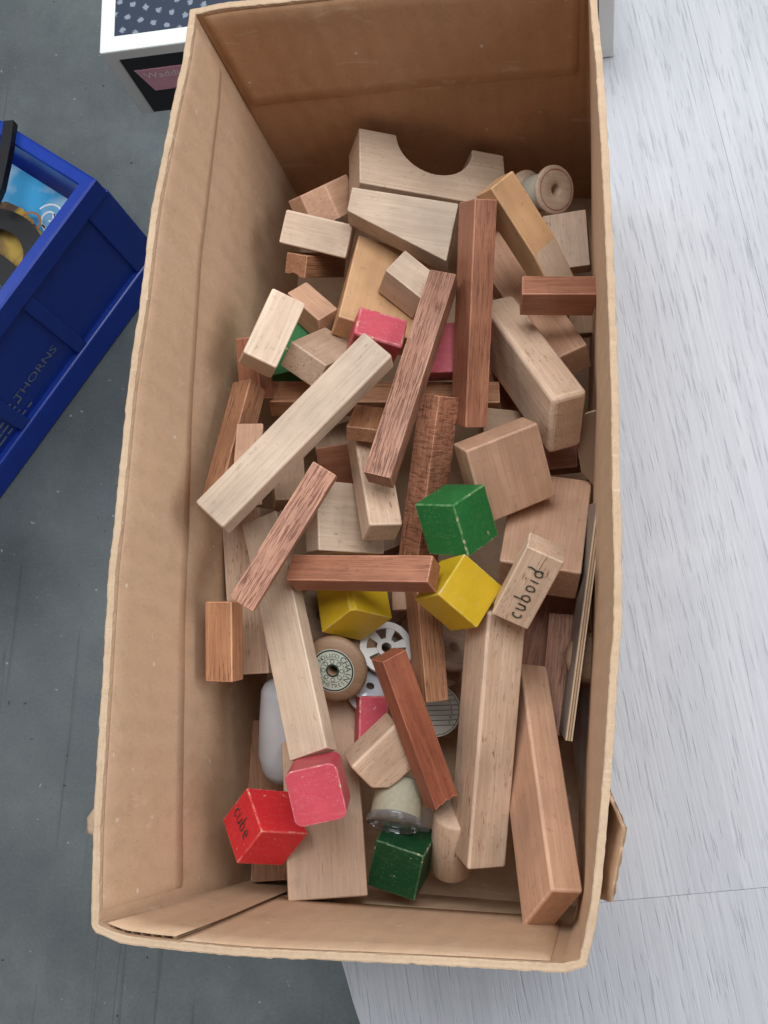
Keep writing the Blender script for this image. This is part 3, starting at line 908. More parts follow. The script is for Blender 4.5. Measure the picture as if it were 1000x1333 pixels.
for key, mat, label in (
    ('green18', 'green', 'bright green cube with worn edges on top of the pile'),
    ('yellow19', 'yellow', 'yellow cube directly below the bright green cube'),
    ('yellow21', 'yellow', 'yellow cube directly above the spool with the round paper label'),
    ('green28', 'green', 'green cube mostly hidden under the cream upright block'),
    ('red32', 'pink', 'red cube at the top end of the long pale diagonal block'),
    ('pink33', 'pink', 'pink cube peeping out between the two long brown sticks'),
    ('pink57', 'pink', 'rose pink cube resting at the lower end of the thin pale plank'),
    ('red58', 'red', 'red cube with the word cube written on it'),
    ('green65', 'green_shaded', 'shade-darkened green cube low down by the front wall'),
):
    a, b, c = dims(key)
    bev = {'pink57': 0.7, 'yellow21': 0.7, 'red32': 1.6}.get(key, 0.9)
    bm = box_bm(a, b, c)
    if key == 'pink57':       # rounded-square cross-section
        rr_ = 0.0045; ol = []
        for sx, sy, a0 in ((1, 1, 0), (-1, 1, 90), (-1, -1, 180), (1, -1, 270)):
            ol += arc(sx * (a / 2 - rr_), sy * (b / 2 - rr_), rr_, rr_, a0, a0 + 90, 5)
        bm.free(); bm = prism(ol, -c / 2, c / 2)
    if key == 'yellow21':     # one corner planed off
        bm.free(); q_ = 0.0026
        bm = prism([(-a / 2, -b / 2), (a / 2, -b / 2), (a / 2, b / 2 - q_), (a / 2 - q_, b / 2), (-a / 2, b / 2)], -c / 2, c / 2)
    o = finish(key, bm, mat, 'painted_cube', label, bev * MM, 'cube')
    if key == 'red58': REDCUBE = o
a, b, c = dims('pink60')
finish('pink60', box_bm(a, b, c), 'pink', 'painted_block', 'small pink oblong block beside the spool with the paper label', 1.0 * MM)

# arch block: half-round notch in one long side
a, b, c = dims('arch')
out = [(-a / 2, -b / 2), (a / 2, -b / 2), (a / 2, b / 2)]
r = a * 0.262; cx = a * 0.015
out += [(cx + r * math.cos(q), b / 2 - r * 1.02 * math.sin(q)) for q in [math.pi * k / 22 for k in range(0, 23)]]
out += [(-a / 2, b / 2)]
finish('arch', prism(out, -c / 2, c / 2), 'beech_pale', 'arch_block', 'pale beech arch block with a half-round cutout at the back wall', 0.9 * MM)
# tapered wedge
a, b, c = dims('wedge')
finish('wedge', prism([(-a / 2, b / 2), (-a / 2, b / 2 - b * 0.42), (a / 2, -b / 2), (a / 2, b / 2)], -c / 2, c / 2), 'beech_pale', 'wedge_block', 'pale tapered wedge block lying just below the arch block', 0.8 * MM)
# honey block with a sloped bare end
a, b, c = dims('orange10')
bm = prism([(b / 2, c / 2), (0.0, c / 2), (-b * 0.30, c * 0.22), (-b * 0.30, -c / 2), (b / 2, -c / 2)], -a / 2, a / 2)
for v in bm.verts: v.co = Vector((v.co.z, v.co.x, v.co.y))
bmesh.ops.recalc_face_normals(bm, faces=bm.faces)
o = finish('orange10', bm, 'tan', 'ramp_block', 'honey-tan block with a bare sloped end between the arch and the thread spool', 0.9 * MM)
o.data.materials.append(wood('beech_pale', 1))
for p in o.data.polygons:
    if p.normal.z > 0.3 and p.normal.y < -0.1 and p.area > 1e-4: p.material_index = 2
# block with one sloped side behind the small pale block
a, b, c = dims('gableback')
bm = prism([(-a / 2, -c / 2), (a / 2, -c / 2), (a / 2, c / 2), (-a * 0.12, c / 2), (-a / 2, c * 0.05)], -b / 2, b / 2)
for v in bm.verts: v.co = Vector((v.co.x, v.co.z, v.co.y))
bmesh.ops.recalc_face_normals(bm, faces=bm.faces)
finish('gableback', bm, 'beech_pink', 'roof_block', 'pale roof-shaped block behind the small pale oblong block', 0.8 * MM)
# moulding offcut: stepped end profile
a, b, c = dims('mouldbrown')
finish('mouldbrown', prism([(-a / 2, b / 2), (-a / 2, -b * 0.42), (-a * 0.32, -b * 0.44), (-a * 0.12, -b * 0.36), (a * 0.08, -b * 0.40), (a * 0.22, -b / 2), (a / 2, -b / 2), (a / 2, b / 2)], -c / 2, c / 2),
       'oak', 'moulding_offcut', 'dark brown moulding offcut with a stepped end under the small pale block', 0.5 * MM)
# splintered stick
a, b, c = dims('red38')
bm = box_bm(a, b, c)
bmesh.ops.subdivide_edges(bm, edges=[e for e in bm.edges if abs(e.verts[0].co.x - e.verts[1].co.x) > a * 0.5], cuts=5, use_grid_fill=True)
for v in bm.verts:
    if v.co.y < -b * 0.49: v.co.y += [0, 0.0022, 0.0008, 0.0030, 0.0012, 0.0026, 0.0004][int(round((v.co.x / a + 0.5) * 6))] * (1.0 if v.co.z > 0 else 1.5)
finish('red38', bm, 'redwood', 'splintered_stick', 'reddish-brown stick with a splintered end next to the flecked beech block', 0.4 * MM)
# fat pale rounded block
a, b, c = dims('pale61')
finish('pale61', prism([(-a / 2, b / 2), (-a / 2, -b * 0.18), (-a * 0.30, -b * 0.46), (-a * 0.10, -b / 2), (a / 2, -b / 2), (a / 2, b / 2)], -c / 2, c / 2), 'beech', 'chamfered_block', 'pale chamfered block crossing under the splintered reddish stick', 1.6 * MM)

# handwriting
def letters(word, gap=0.0):
    G = {
     'c': ([arc(0.32, 0.5, 0.32, 0.5, 50, 310)], 0.72),
     'u': ([[(0, 1), (0.02, 0.45)] + arc(0.33, 0.35, 0.31, 0.35, 180, 360) + [(0.66, 1.0)], [(0.66, 1.0), (0.68, 0.0)]], 0.92),
     'b': ([[(0, 1.8), (0, 0.0)], arc(0.32, 0.45, 0.34, 0.47, 165, -165, 20)], 0.92),
     'o': ([arc(0.35, 0.5, 0.35, 0.5, 90, 450, 22)], 0.95),
     'i': ([[(0.05, 1.0), (0.05, 0.0)], [(0.05, 1.42), (0.05, 1.54)]], 0.38),
     'd': ([arc(0.34, 0.45, 0.34, 0.47, 15, 345, 20), [(0.70, 1.9), (0.70, 0.0)]], 0.95),
     'e': ([[(0.02, 0.5), (0.6, 0.58)] + arc(0.32, 0.5, 0.30, 0.5, 15, 320, 18)], 0.85),
    }
    x = 0; pls = []
    for ch in word:
        g_, adv = G[ch]
        pls += [[(px + x, py) for px, py in pl] for pl in g_]
        x += adv + gap
    return pls, x - 0.2 - gap
INK = plain('pencil_ink', (0.045, 0.05, 0.035), 0.6, 0.3, 0.3)
def dense(pls):
    out = []
    for pl in pls:
        q = [pl[0]]
        for p in pl[1:]:
            a_ = Vector(q[-1]); n_ = max(1, int((Vector(p) - a_).length / 0.12))
            q += [tuple(a_.lerp(Vector(p), k / n_)) for k in range(1, n_ + 1)]
        out.append(q)
    return out
def wobble(pls, amt):
    return [[(x + amt * noise.noise(Vector((x * 1.7, y * 1.7, 0))), y + amt * noise.noise(Vector((x * 1.7, y * 1.7, 9)))) for x, y in pl] for pl in pls]
pls, wd = letters('cuboid', 0.38)
a, b, c = dims('cuboid22')
k = 0.0047
wx = wobble(dense(pls), 0.10)
loc = []
for pl in wx:        # along +y, letters up towards -x
    loc.append([(-(y - 0.55) * k + a * 0.06, (x - wd / 2) * k - b * 0.06) for x, y in pl])
o = mesh_obj('lettering', ribbon(loc, 0.00095), INK, CUBOID)
o.location = (0, 0, c / 2 + 0.00028)
pls, wd = letters('cube', 0.18)
a, b, c = dims('red58')
k = 0.0050
wx = wobble(dense(pls), 0.12)
bm = ribbon([[((x - wd / 2) * k, (y - 0.6) * k) for x, y in pl] for pl in wx], 0.00085)
o = mesh_obj('lettering', bm, INK, REDCUBE)
# face x-: text runs along -y, letters up towards +z
o.matrix_local = Matrix(((0, 0, -1, -a / 2 - 0.0003), (-1, 0, 0, 0.001), (0, 1, 0, 0.001), (0, 0, 0, 1)))

# ------------------------------------------------------------------ plywood pieces
PLY = NT('plywood_face'); f_ = PLY.noise(PLY.coords((60, 6, 60)), 1, 5, 0.6, 0.8)
M_PLYF = PLY.done(PLY.mix(f_, (0.20, 0.115, 0.068), (0.30, 0.18, 0.11)), 0.55, PLY.bump(f_, 0.2, 0.0004))
def veneer(name, col): return plain(name, col, 0.7, 0.3, 0.2, 300, 0.4)
V = [veneer('veneer_pale', (0.62, 0.46, 0.31)), veneer('veneer_dark', (0.27, 0.17, 0.10)), veneer('veneer_mid', (0.50, 0.36, 0.23))]
pr = empty('plywood_sheet')
put(pr, 'ply51')
a, b, c = dims('ply51')
nv = 5
for q in range(nv):
    x0 = -a / 2 + a * q / nv
    h = c - (0.0004 if q % 2 else 0)
    bm = box_bm(a / nv, b, h, (x0 + a / nv / 2, 0, (h - c) / 2))
    mesh_obj('veneer_layer', bm, [M_PLYF if q in (0, nv - 1) and False else V[[0, 1, 2, 1, 0][q]]], pr)
bm = box_bm(0.0004, b - 0.001, c - 0.0012, (-a / 2 - 0.0002, 0, -0.0006))
mesh_obj('face_veneer', bm, plain('grey_brown_film', (0.20, 0.165, 0.14), 0.45), pr)
tag(pr, 'thin plywood sheet on edge with striped layers along the wall', 'plywood', 'plywood scraps in the box')
pts = [Vector(p) * MM for p in D['ply52']]
cen = sum(pts, Vector()) / len(pts)
nrm = Vector()
for i in range(len(pts)): nrm += (pts[i] - cen).cross(pts[(i + 1) % len(pts)] - cen)
nrm.normalize()
if nrm.z < 0: nrm.negate()
bm = bmesh.new()
hi = [bm.verts.new(p - nrm * (p - cen).dot(nrm)) for p in pts]
lo = [bm.verts.new(v.co - nrm * 0.0040) for v in hi]
bm.faces.new(hi); bm.faces.new(lo[::-1])
for i in range(len(pts)):
    f = bm.faces.new((lo[i], lo[(i + 1) % len(pts)], hi[(i + 1) % len(pts)], hi[i])); f.material_index = 1
bmesh.ops.recalc_face_normals(bm, faces=bm.faces)
tag(mesh_obj('plywood_scrap', bevel(bm, 0.0002, 1), [M_PLYF, V[0]]), 'angular plywood scrap tucked against the wall below the thick tan block', 'plywood', 'plywood scraps in the box')

# ------------------------------------------------------------------ spools and other oddments
SP = D['spools']
M_SPW = wood('taupe', 2); M_SPP = wood('beech_pale', 2); M_SPB = wood('beech', 2)
DARK = plain('dark_hole', (0.03, 0.02, 0.015), 0.8)
def spool_profile(R, h, core, hole, fl, dome=0.0):
    """turned wooden spool, axis z, top flange face at z = 0"""
    p = [(hole, -h + 0.001), (hole, -0.0006), (hole + 0.0006, 0.0)]
    p += [(R * 0.70, 0.0), (R * 0.78, -dome * 0.25), (R * 0.90, -dome * 0.6), (R * 0.97, -dome), (R, -dome - fl * 0.3), (R, -dome - fl * 0.7), (R * 0.96, -dome - fl)]
    p += [(core, -dome - fl - (R - core) * 0.5), (core, -h + dome + fl + (R - core) * 0.5), (R * 0.96, -h + dome + fl), (R, -h + dome + fl * 0.6), (R * 0.97, -h + dome), (R * 0.7, -h), (hole, -h)]
    return p
def spool(key, R, h, core, hole, fl, dome, mat, name, label, spin=0.0, cat='spool'):
    e = empty(name)
    e.matrix_world = axis_matrix(SP[key][0], SP[key][1], spin)
    mesh_obj('body', lathe(spool_profile(R, h, core, hole, fl, dome)), mat, e, True)
    tag(e, label, cat, 'sewing spools among the blocks')
    return e
# big spool with a printed paper label
e = spool('big', 0.0195, 0.034, 0.009, 0.0030, 0.004, 0.0022, wood('walnut', 0), 'thread_spool', 'turned wooden spool with a round printed paper label on its end', 0.0)
PAPER = plain('label_paper', (0.66, 0.66, 0.56), 0.6, 0.3, 0.06)
LABEL = plain('grey_green_label', (0.47, 0.49, 0.41), 0.5, 0.3, 0.12, 200)
PRINT = plain('label_print', (0.02, 0.035, 0.03), 0.6, 0.3)
ring = lathe([(0.0036, 0.00014), (0.0129, 0.00014), (0.0129, 0.0)], 48)
lab = mesh_obj('paper_label', ring, LABEL, e)
bm = bmesh.new()
def ringflat(r0, r1, z, n=56):
    for i in range(n):
        q = [2 * math.pi * (i + j) / n for j in (0, 1)]
        bm.faces.new([bm.verts.new((rr * math.cos(w), rr * math.sin(w), z)) for rr, w in ((r0, q[0]), (r1, q[0]), (r1, q[1]), (r0, q[1]))])
ringflat(0.0116, 0.0125, 0.00022); ringflat(0.0030, 0.0040, 0.00020); ringflat(0.0070, 0.0073, 0.00022)
for i in range(8):
    w0 = 2 * math.pi * i / 8
    for j in range(10):
        qa = [2 * math.pi * (j + u) / 10 for u in (0, 1)]
        bm.faces.new([bm.verts.new((0.0055 * math.cos(w0) + rr * math.cos(w), 0.0055 * math.sin(w0) + rr * math.sin(w), 0.00022)) for rr, w in ((0.0010, qa[0]), (0.0014, qa[0]), (0.0014, qa[1]), (0.0010, qa[1]))])
def arc_text(word, mid, step, size, rad, outward=True):
    n = len(word)
    for i, ch in enumerate(word):
        if ch == ' ': continue
        if outward:
            w = math.radians(mid - (i - (n - 1) / 2) * step); up = w - math.pi / 2
        else:
            w = math.radians(mid + (i - (n - 1) / 2) * step); up = w + math.pi / 2
        merge(bm, text_mesh(ch, size), Matrix.Translation((rad * math.cos(w), rad * math.sin(w), 0.00024)) @ Matrix.Rotation(up, 4, 'Z'))
arc_text('CHAIN', 8, 19, 0.0050, 0.0093)
arc_text('COTTON', 104, 14, 0.0034, 0.0094, False)
arc_text('METRES', -86, 14, 0.0035, 0.0094, False)
arc_text('500', -148, 13, 0.0035, 0.0094, False)
arc_text('SEWING', 180, 11, 0.0023, 0.0098, False) if False else None
mesh_obj('lettering', bm, PRINT, lab)
# pale spool at the back with a red printed ring
e = spool('back', 0.0150, 0.030, 0.009, 0.0034, 0.003, 0.0004, wood('beech_pale', 0), 'thread_spool', 'pale thread spool with a red ring standing in the back corner')
bm = bmesh.new(); ringflat(0.0121, 0.0126, 0.0)
for v in bm.verts: v.co.z = 0.0001
mesh_obj('red_ring', bm, plain('red_print', (0.36, 0.10, 0.08), 0.5), e)
mesh_obj('thread', lathe([(0.0092, -0.006), (0.0112, -0.008), (0.0112, -0.022), (0.0092, -0.024)], 32), plain('pale_thread', (0.5, 0.46, 0.38), 0.9, 0.1, 0.2, 900, 0.8), e, True)
# spoked white plastic reel
e = empty('plastic_reel')
e.matrix_world = axis_matrix(*SP['wheel'])
WPL = plain('white_plastic', (0.66, 0.64, 0.60), 0.35, 0.5, 0.08)
Rw = 0.0158
bm = bmesh.new()
def annulus(r0, r1, z0, z1, n=60):
    merge(bm, lathe([(r0, z0), (r0, z1), (r1, z1), (r1, z0), (r0, z0)], n), Matrix.Identity(4))
annulus(0.0118, Rw, -0.003, 0.0); annulus(0.0030, 0.0056, -0.003, 0.0004)
mesh_obj('rim', bm, WPL, e)
for i in range(6):
    w = 2 * math.pi * i / 6 + 0.35
    bm = box_bm(0.0075, 0.0030, 0.0024, (0.0087, 0, -0.0016))
    for v in bm.verts:
        if v.co.x > 0.009: v.co.y *= 1.9
    bmesh.ops.transform(bm, matrix=Matrix.Rotation(w, 4, 'Z'), verts=bm.verts)
    mesh_obj('spoke', bm, WPL, e)
mesh_obj('core', lathe([(0.0030, -0.003), (0.0056, -0.003), (0.0062, -0.026), (0.0030, -0.026), (0.0030, -0.003)], 32), WPL, e, True)
mesh_obj('lower_rim', lathe([(0.0030, -0.026), (Rw, -0.026), (Rw, -0.029), (0.0030, -0.029), (0.0030, -0.026)], 40), WPL, e)
tag(e, 'white plastic spoked reel peeping out beside the labelled spool', 'spool', 'sewing spools among the blocks')
spool('side', 0.0165, 0.030, 0.010, 0.0032, 0.004, 0.0012, wood('beech_pale', 0), 'thread_spool', 'pale wooden spool on its side tucked behind the lower yellow cube')
spool('hole', 0.0150, 0.030, 0.009, 0.0030, 0.004, 0.0012, wood('beech', 0), 'thread_spool', 'pale wooden spool with a dark hole half behind the flecked beech block')
e = empty('wooden_cylinder')
e.matrix_world = axis_matrix(*SP['low'])
mesh_obj('body', lathe([(0, 0.0225), (0.0118, 0.0225), (0.0128, 0.0212), (0.0128, -0.0212), (0.0118, -0.0225), (0, -0.0225)]), wood('beech', 2), e, True)
tag(e, 'plain wooden cylinder low down at the foot of the flecked beech block', 'cylinder', GROUP)
# turned wooden disc by the plywood
e = empty('wooden_disc')
e.matrix_world = axis_matrix(*SP['disc'])
mesh_obj('body', lathe([(0, 0), (0.006, -0.0002), (0.0105, -0.0010), (0.0135, -0.0030), (0.0148, -0.0065), (0.0140, -0.0105), (0.0, -0.0120)]), wood('taupe', 2), e, True)
tag(e, 'round wooden disc half hidden behind the striped plywood edge', 'disc')
# greenish thread reel
e = empty('thread_reel')
e.matrix_world = axis_matrix(*SP['green'])
mesh_obj('thread', lathe([(0.0, 0.011), (0.0140, 0.011), (0.0145, 0.009), (0.0142, 0.0), (0.0145, -0.009), (0.0136, -0.011), (0, -0.011)], 40), plain('grey_tan_thread', (0.36, 0.33, 0.24), 0.6, 0.3, 0.2, 400, 0.5), e, True)
CLEAR = NT('clear_plastic')
tr = CLEAR.n('ShaderNodeBsdfTransparent'); tr.inputs[0].default_value = (0.86, 0.86, 0.88, 1)
gl = CLEAR.n('ShaderNodeBsdfGlossy'); gl.inputs['Roughness'].default_value = 0.12; gl.inputs['Color'].default_value = (1, 1, 1, 1)
df = CLEAR.n('ShaderNodeBsdfDiffuse'); df.inputs['Color'].default_value = (0.5, 0.5, 0.52, 1)
fr = CLEAR.n('ShaderNodeFresnel'); fr.inputs['IOR'].default_value = 1.5
m1 = CLEAR.n('ShaderNodeMixShader'); m1.inputs[0].default_value = 0.26
CLEAR.l(tr.outputs[0], m1.inputs[1]); CLEAR.l(df.outputs[0], m1.inputs[2])
m2 = CLEAR.n('ShaderNodeMixShader')
CLEAR.l(CLEAR.math('ADD', CLEAR.math('MULTIPLY', fr.outputs[0], 0.8), 0.04), m2.inputs[0]); CLEAR.l(m1.outputs[0], m2.inputs[1]); CLEAR.l(gl.outputs[0], m2.inputs[2])
CLEAR.l(m2.outputs[0], CLEAR.out.inputs['Surface'])
M_CLEAR = CLEAR.m
mesh_obj('end_cap', lathe([(0.003, 0.0112), (0.0160, 0.0112), (0.0162, 0.0126), (0.003, 0.0128)], 40), M_CLEAR, e, True)
tag(e, 'reel of grey-tan thread below the pale chamfered block', 'spool', 'sewing spools among the blocks')
# disc with a printed scale
e = empty('printed_disc')
e.matrix_world = axis_matrix(*SP['ruler'], spin=0.1)
mesh_obj('disc', lathe([(0, 0), (0.0158, 0), (0.0160, -0.0005), (0.0160, -0.004), (0, -0.004)], 48), plain('buff_card', (0.47, 0.42, 0.35), 0.6, 0.3), e)
bm = ribbon([arc(0, 0, 0.0148, 0.0148, 0, 360, 60)] + [[(-0.012, y), (math.sqrt(0.0148 ** 2 - y * y), y)] for y in (-0.009, -0.006, -0.003, 0.0, 0.003, 0.006, 0.009)], 0.00045)
for i, y in enumerate((-0.0075, -0.0045, -0.0015, 0.0015, 0.0045)):
    merge(bm, text_mesh('54321'[i], 0.0026), Matrix.Translation((0.0105 - abs(y) * 0.25, y, 0.00016)))
o = mesh_obj('printed_scale', bm, PRINT, e); o.location = (0, 0, 0.0001)
tag(e, 'buff disc printed with numbered lines under the splintered reddish stick', 'disc')
# white plastic tube
e = empty('plastic_tube')
e.matrix_world = axis_matrix(*SP['white'])
prof = [(0, 0.033)] + [(0.0145 * math.sin(q), 0.025 + 0.008 * math.cos(q)) for q in (0.3, 0.7, 1.1, 1.57)] + [(0.0152, 0.005), (0.0150, -0.016), (0.0128, -0.026), (0.0095, -0.0325), (0.0, -0.034)]
mesh_obj('body', lathe(prof, 40), plain('milky_white_plastic', (0.50, 0.52, 0.55), 0.35, 0.5, 0.12), e, True)
tag(e, 'milky white plastic tube under the thin pale plank by the side wall', 'tube')
# clear bobbin
e = empty('plastic_bobbin')
e.matrix_world = axis_matrix(*SP['bobbin'])
mesh_obj('flange', lathe([(0.0025, 0.0), (0.0105, 0.0), (0.0107, -0.0012), (0.0025, -0.0012), (0.0025, 0.0)], 36), plain('shiny_plastic', (0.55, 0.57, 0.62), 0.12, 0.7), e, True)
mesh_obj('barrel', lathe([(0.004, -0.0012), (0.0045, -0.011)], 24), WPL, e, True)
mesh_obj('flange', lathe([(0.0025, -0.011), (0.0105, -0.011), (0.0107, -0.0122), (0.0025, -0.0122), (0.0025, -0.011)], 36), _M.setdefault('shp', plain('shiny_plastic', (0.55, 0.57, 0.62), 0.12, 0.7)), e, True)
tag(e, 'small shiny plastic bobbin just above the pink oblong block', 'spool', 'sewing spools among the blocks')
# plastic film
sheet_o = sheet('plastic_film', D['film_right'], [(0, 1, 2), (0, 2, 5), (2, 3, 5), (3, 4, 5)], M_CLEAR, None, 0, 4, 0.0035, 3)
tag(sheet_o, 'crumpled clear plastic film between the wall and the plywood sheet', 'plastic film', 'clear plastic film in the box')
sheet_o = sheet('plastic_film', D['film_mid'], [(0, 1, 2), (0, 2, 3), (0, 3, 4)], M_CLEAR, None, 0, 4, 0.0022, 5)
tag(sheet_o, 'scrap of clear plastic film over the shade-darkened green cube', 'plastic film', 'clear plastic film in the box')

# ------------------------------------------------------------------ game box on the table behind
gbx = empty('game_box', (-0.2397, 0.3194, 0))
ang = math.atan2(346.9 - 319.4, 117.1 + 239.7)
gbx.rotation_euler = (0, 0, ang)
GW, GD, GH = 0.358, 0.26, 0.081
WHITE = plain('white_card', (0.70, 0.71, 0.70), 0.45, 0.4, 0.03)
GREYW = plain('white_card_side', (0.66, 0.66, 0.63), 0.5, 0.4, 0.06)
bm = box_bm(GW, GD, GH - 0.002, (GW / 2, GD / 2, (GH - 0.002) / 2 + 0.001))
bevel(bm, 0.0012, 2)
mesh_obj('lid', bm, WHITE, gbx)
def navy():
    t = NT('navy_flower_print')
    tc = t.n('ShaderNodeTexCoord')
    mp = t.n('ShaderNodeMapping'); mp.inputs['Scale'].default_value = (96, 96, 96); mp.inputs['Rotation'].default_value = (0, 0, 0.35)
    t.l(tc.outputs['Object'], mp.inputs['Vector'])
    vo = t.n('ShaderNodeTexVoronoi', voronoi_dimensions='2D'); vo.inputs['Scale'].default_value = 1.0; vo.inputs['Randomness'].default_value = 0.0
    t.l(mp.outputs[0], vo.inputs['Vector'])
    ns = t.noise(t.coords((700, 700, 700), jitter=False), 1, 1)
    d = t.math('ADD', vo.outputs['Distance'], t.math('MULTIPLY', t.math('SUBTRACT', ns, 0.5), 0.35))
    f = t.ramp(d, [(0.16, 1.0), (0.23, 0.0)])
    return t.done(t.mix(f, (0.020, 0.030, 0.055), (0.20, 0.235, 0.28)), 0.4)
NAVY = navy()
bm = box_bm(GW - 0.022, GD - 0.024, 0.0003, (GW / 2, GD / 2, GH - 0.0008))
mesh_obj('printed_panel', bm, NAVY, gbx)
bm = box_bm(GW - 0.022, 0.0003, GH - 0.014, (GW / 2, -0.00016, GH / 2 - 0.004))
mesh_obj('printed_panel', bm, plain('black_print', (0.012, 0.013, 0.017), 0.4, 0.4, 0.4), gbx)
bm = box_bm(0.10, 0.0003, 0.026, (0.0665, -0.0005, 0.043))
for v in bm.verts:
    if v.co.x < 0.04 and v.co.z < 0.043: v.co.x += 0.006
lb = mesh_obj('brand_label', bm, plain('pink_label', (0.70, 0.34, 0.43), 0.45), gbx)
tm = bmesh.new()
merge(tm, text_mesh('Waddingtons', 0.0098, 'LEFT'), Matrix.Translation((0.0215, -0.0008, 0.0485)) @ Matrix.Rotation(math.pi / 2, 4, 'X'))
mesh_obj('lettering', tm, plain('pale_pink_print', (0.86, 0.74, 0.77), 0.5), lb)
bm = box_bm(0.080, 0.0002, 0.005, (0.075, -0.0009, 0.0325))
bm2 = bm
for v in bm.verts:
    if v.co.x < 0.05: v.co.z = 0.031
mesh_obj('blue_stripe', bm, plain('blue_print', (0.03, 0.05, 0.18), 0.5), lb)
tag(gbx, 'white board game box with navy flowered top standing behind the cardboard box', 'game box')

# ------------------------------------------------------------------ blue crate on the floor
d2 = Vector((-0.53, -0.848, 0)).normalized(); d1 = Vector((-0.848, 0.53, 0)).normalized()
crate = empty('plastic_crate')
Z1 = -0.495
A0 = Vector((-0.523, 0.542, 0))
def cp(u, v, z):      # u along the long side (d2), v along the short side (d1)
    return A0 + d2 * u + d1 * v + Vector((0, 0, z))
CL, CW = 0.60, 0.40
BLUE = NT('blue_plastic')
n1 = BLUE.noise(BLUE.coords((40, 40, 40), jitter=False), 1, 4)
M_BLUE = BLUE.done(BLUE.mix(n1, (0.008, 0.040, 0.33), (0.014, 0.060, 0.45)), 0.33, BLUE.bump(BLUE.noise(BLUE.coords((700, 700, 700), jitter=False), 1, 2), 0.15, 0.0003), 0.5)
def loop_solid(rows, name, mat):
    """rows of closed 4-corner loops, outside then inside, lofted into one shell"""
    bm = bmesh.new()
    R_ = [[bm.verts.new(p) for p in r] for r in rows]
    for a_, b_ in zip(R_, R_[1:]):
        for i in range(4):
            bm.faces.new((a_[i], a_[(i + 1) % 4], b_[(i + 1) % 4], b_[i]))
    bm.faces.new(R_[-1])
    bm.faces.new(R_[0][::-1])
    bmesh.ops.recalc_face_normals(bm, faces=bm.faces)
    return mesh_obj(name, bm, mat, crate)
def rect(ins, z): return [cp(ins, ins, z), cp(CL - ins, ins, z), cp(CL - ins, CW - ins, z), cp(ins, CW - ins, z)]
sh = loop_solid([rect(0.016, FLOOR_Z + 0.001), rect(0.012, FLOOR_Z + 0.012), rect(0.010, Z1 - 0.035), rect(0.000, Z1 - 0.034), rect(0.0, Z1), rect(0.003, Z1 + 0.002), rect(0.016, Z1 + 0.002), rect(0.018, Z1 - 0.002), rect(0.026, FLOOR_Z + 0.03)], 'shell', M_BLUE)
for u, w_ in ((-0.004, 0.045), (0.165, 0.02), (0.30, 0.02), (0.435, 0.02)):       # upright ribs on the long side
    bm = bmesh.new()
    vs = [bm.verts.new(p) for p in (cp(u, 0.003, Z1 - 0.036), cp(u + w_, 0.003, Z1 - 0.036), cp(u + w_, 0.005, FLOOR_Z + 0.03), cp(u, 0.005, FLOOR_Z + 0.03),
                                    cp(u, 0.03, Z1 - 0.036), cp(u + w_, 0.03, Z1 - 0.036), cp(u + w_, 0.035, FLOOR_Z + 0.03), cp(u, 0.035, FLOOR_Z + 0.03))]
    for f in ((0, 1, 2, 3), (4, 7, 6, 5), (0, 4, 5, 1), (1, 5, 6, 2), (2, 6, 7, 3), (3, 7, 4, 0)): bm.faces.new([vs[i] for i in f])
    bmesh.ops.recalc_face_normals(bm, faces=bm.faces)
    mesh_obj('rib', bevel(bm, 0.002, 2), M_BLUE, crate)
bm = bmesh.new()                         # foot ledge
vs = [bm.verts.new(p) for p in (cp(-0.004, -0.004, FLOOR_Z + 0.001), cp(CL - 0.02, -0.004, FLOOR_Z + 0.001), cp(CL - 0.02, 0.05, FLOOR_Z + 0.001), cp(-0.004, 0.05, FLOOR_Z + 0.001),
                                cp(0.002, 0.002, FLOOR_Z + 0.045), cp(CL - 0.02, 0.002, FLOOR_Z + 0.045), cp(CL - 0.02, 0.05, FLOOR_Z + 0.045), cp(0.002, 0.05, FLOOR_Z + 0.045))]
for f in ((0, 3, 2, 1), (4, 5, 6, 7), (0, 1, 5, 4), (1, 2, 6, 5), (2, 3, 7, 6), (3, 0, 4, 7)): bm.faces.new([vs[i] for i in f])
mesh_obj('foot_ledge', bevel(bm, 0.003, 2), M_BLUE, crate)
# moulded panel with stamped lettering on the long side
ex = -d2; nx = Vector((d1.y, -d1.x, 0)); nx = -d1
slope = (cp(0, 0.010, Z1 - 0.035) - cp(0, 0.012, FLOOR_Z + 0.012)).normalized()
LET = plain('worn_white_print', (0.26, 0.28, 0.36), 0.5)
tm = bmesh.new()
nrm_ = ex.cross(slope).normalized()
base = cp(0.243, 0.0110, -0.655) + nrm_ * 0.0006
fm = Matrix((ex, slope, nrm_)).transposed().to_4x4()
merge(tm, text_mesh('THORNS', 0.023), Matrix.Translation(base) @ fm)
rr = random.Random(3)
for ln in range(4):
    merge(tm, text_mesh(['Unit 4 Park Lane', 'Trade Estate', 'Tel 0191 2740', 'Return empty'][ln], 0.010, 'LEFT'), Matrix.Translation(cp(0.42, 0.0165, -0.60 - 0.016 * ln) + nrm_ * 0.004) @ fm) if False else None
mesh_obj('lettering', tm, LET, crate)
tm = bmesh.new()
for ln in range(4):                      # illegible small print
    x_ = 0.0
    while x_ < 0.07 + 0.02 * (ln % 2):
        w_ = rr.uniform(0.004, 0.014)
        bx = box_bm(w_, 0.004, 0.0002)
        merge(tm, bx, Matrix.Translation(cp(0.365 - x_, 0.0112, -0.650 - 0.013 * ln) + nrm_ * 0.0008) @ fm)
        x_ += w_ + 0.003
mesh_obj('small_print', tm, LET, crate)
tag(crate, 'blue plastic crate of books standing on the floor', 'crate')

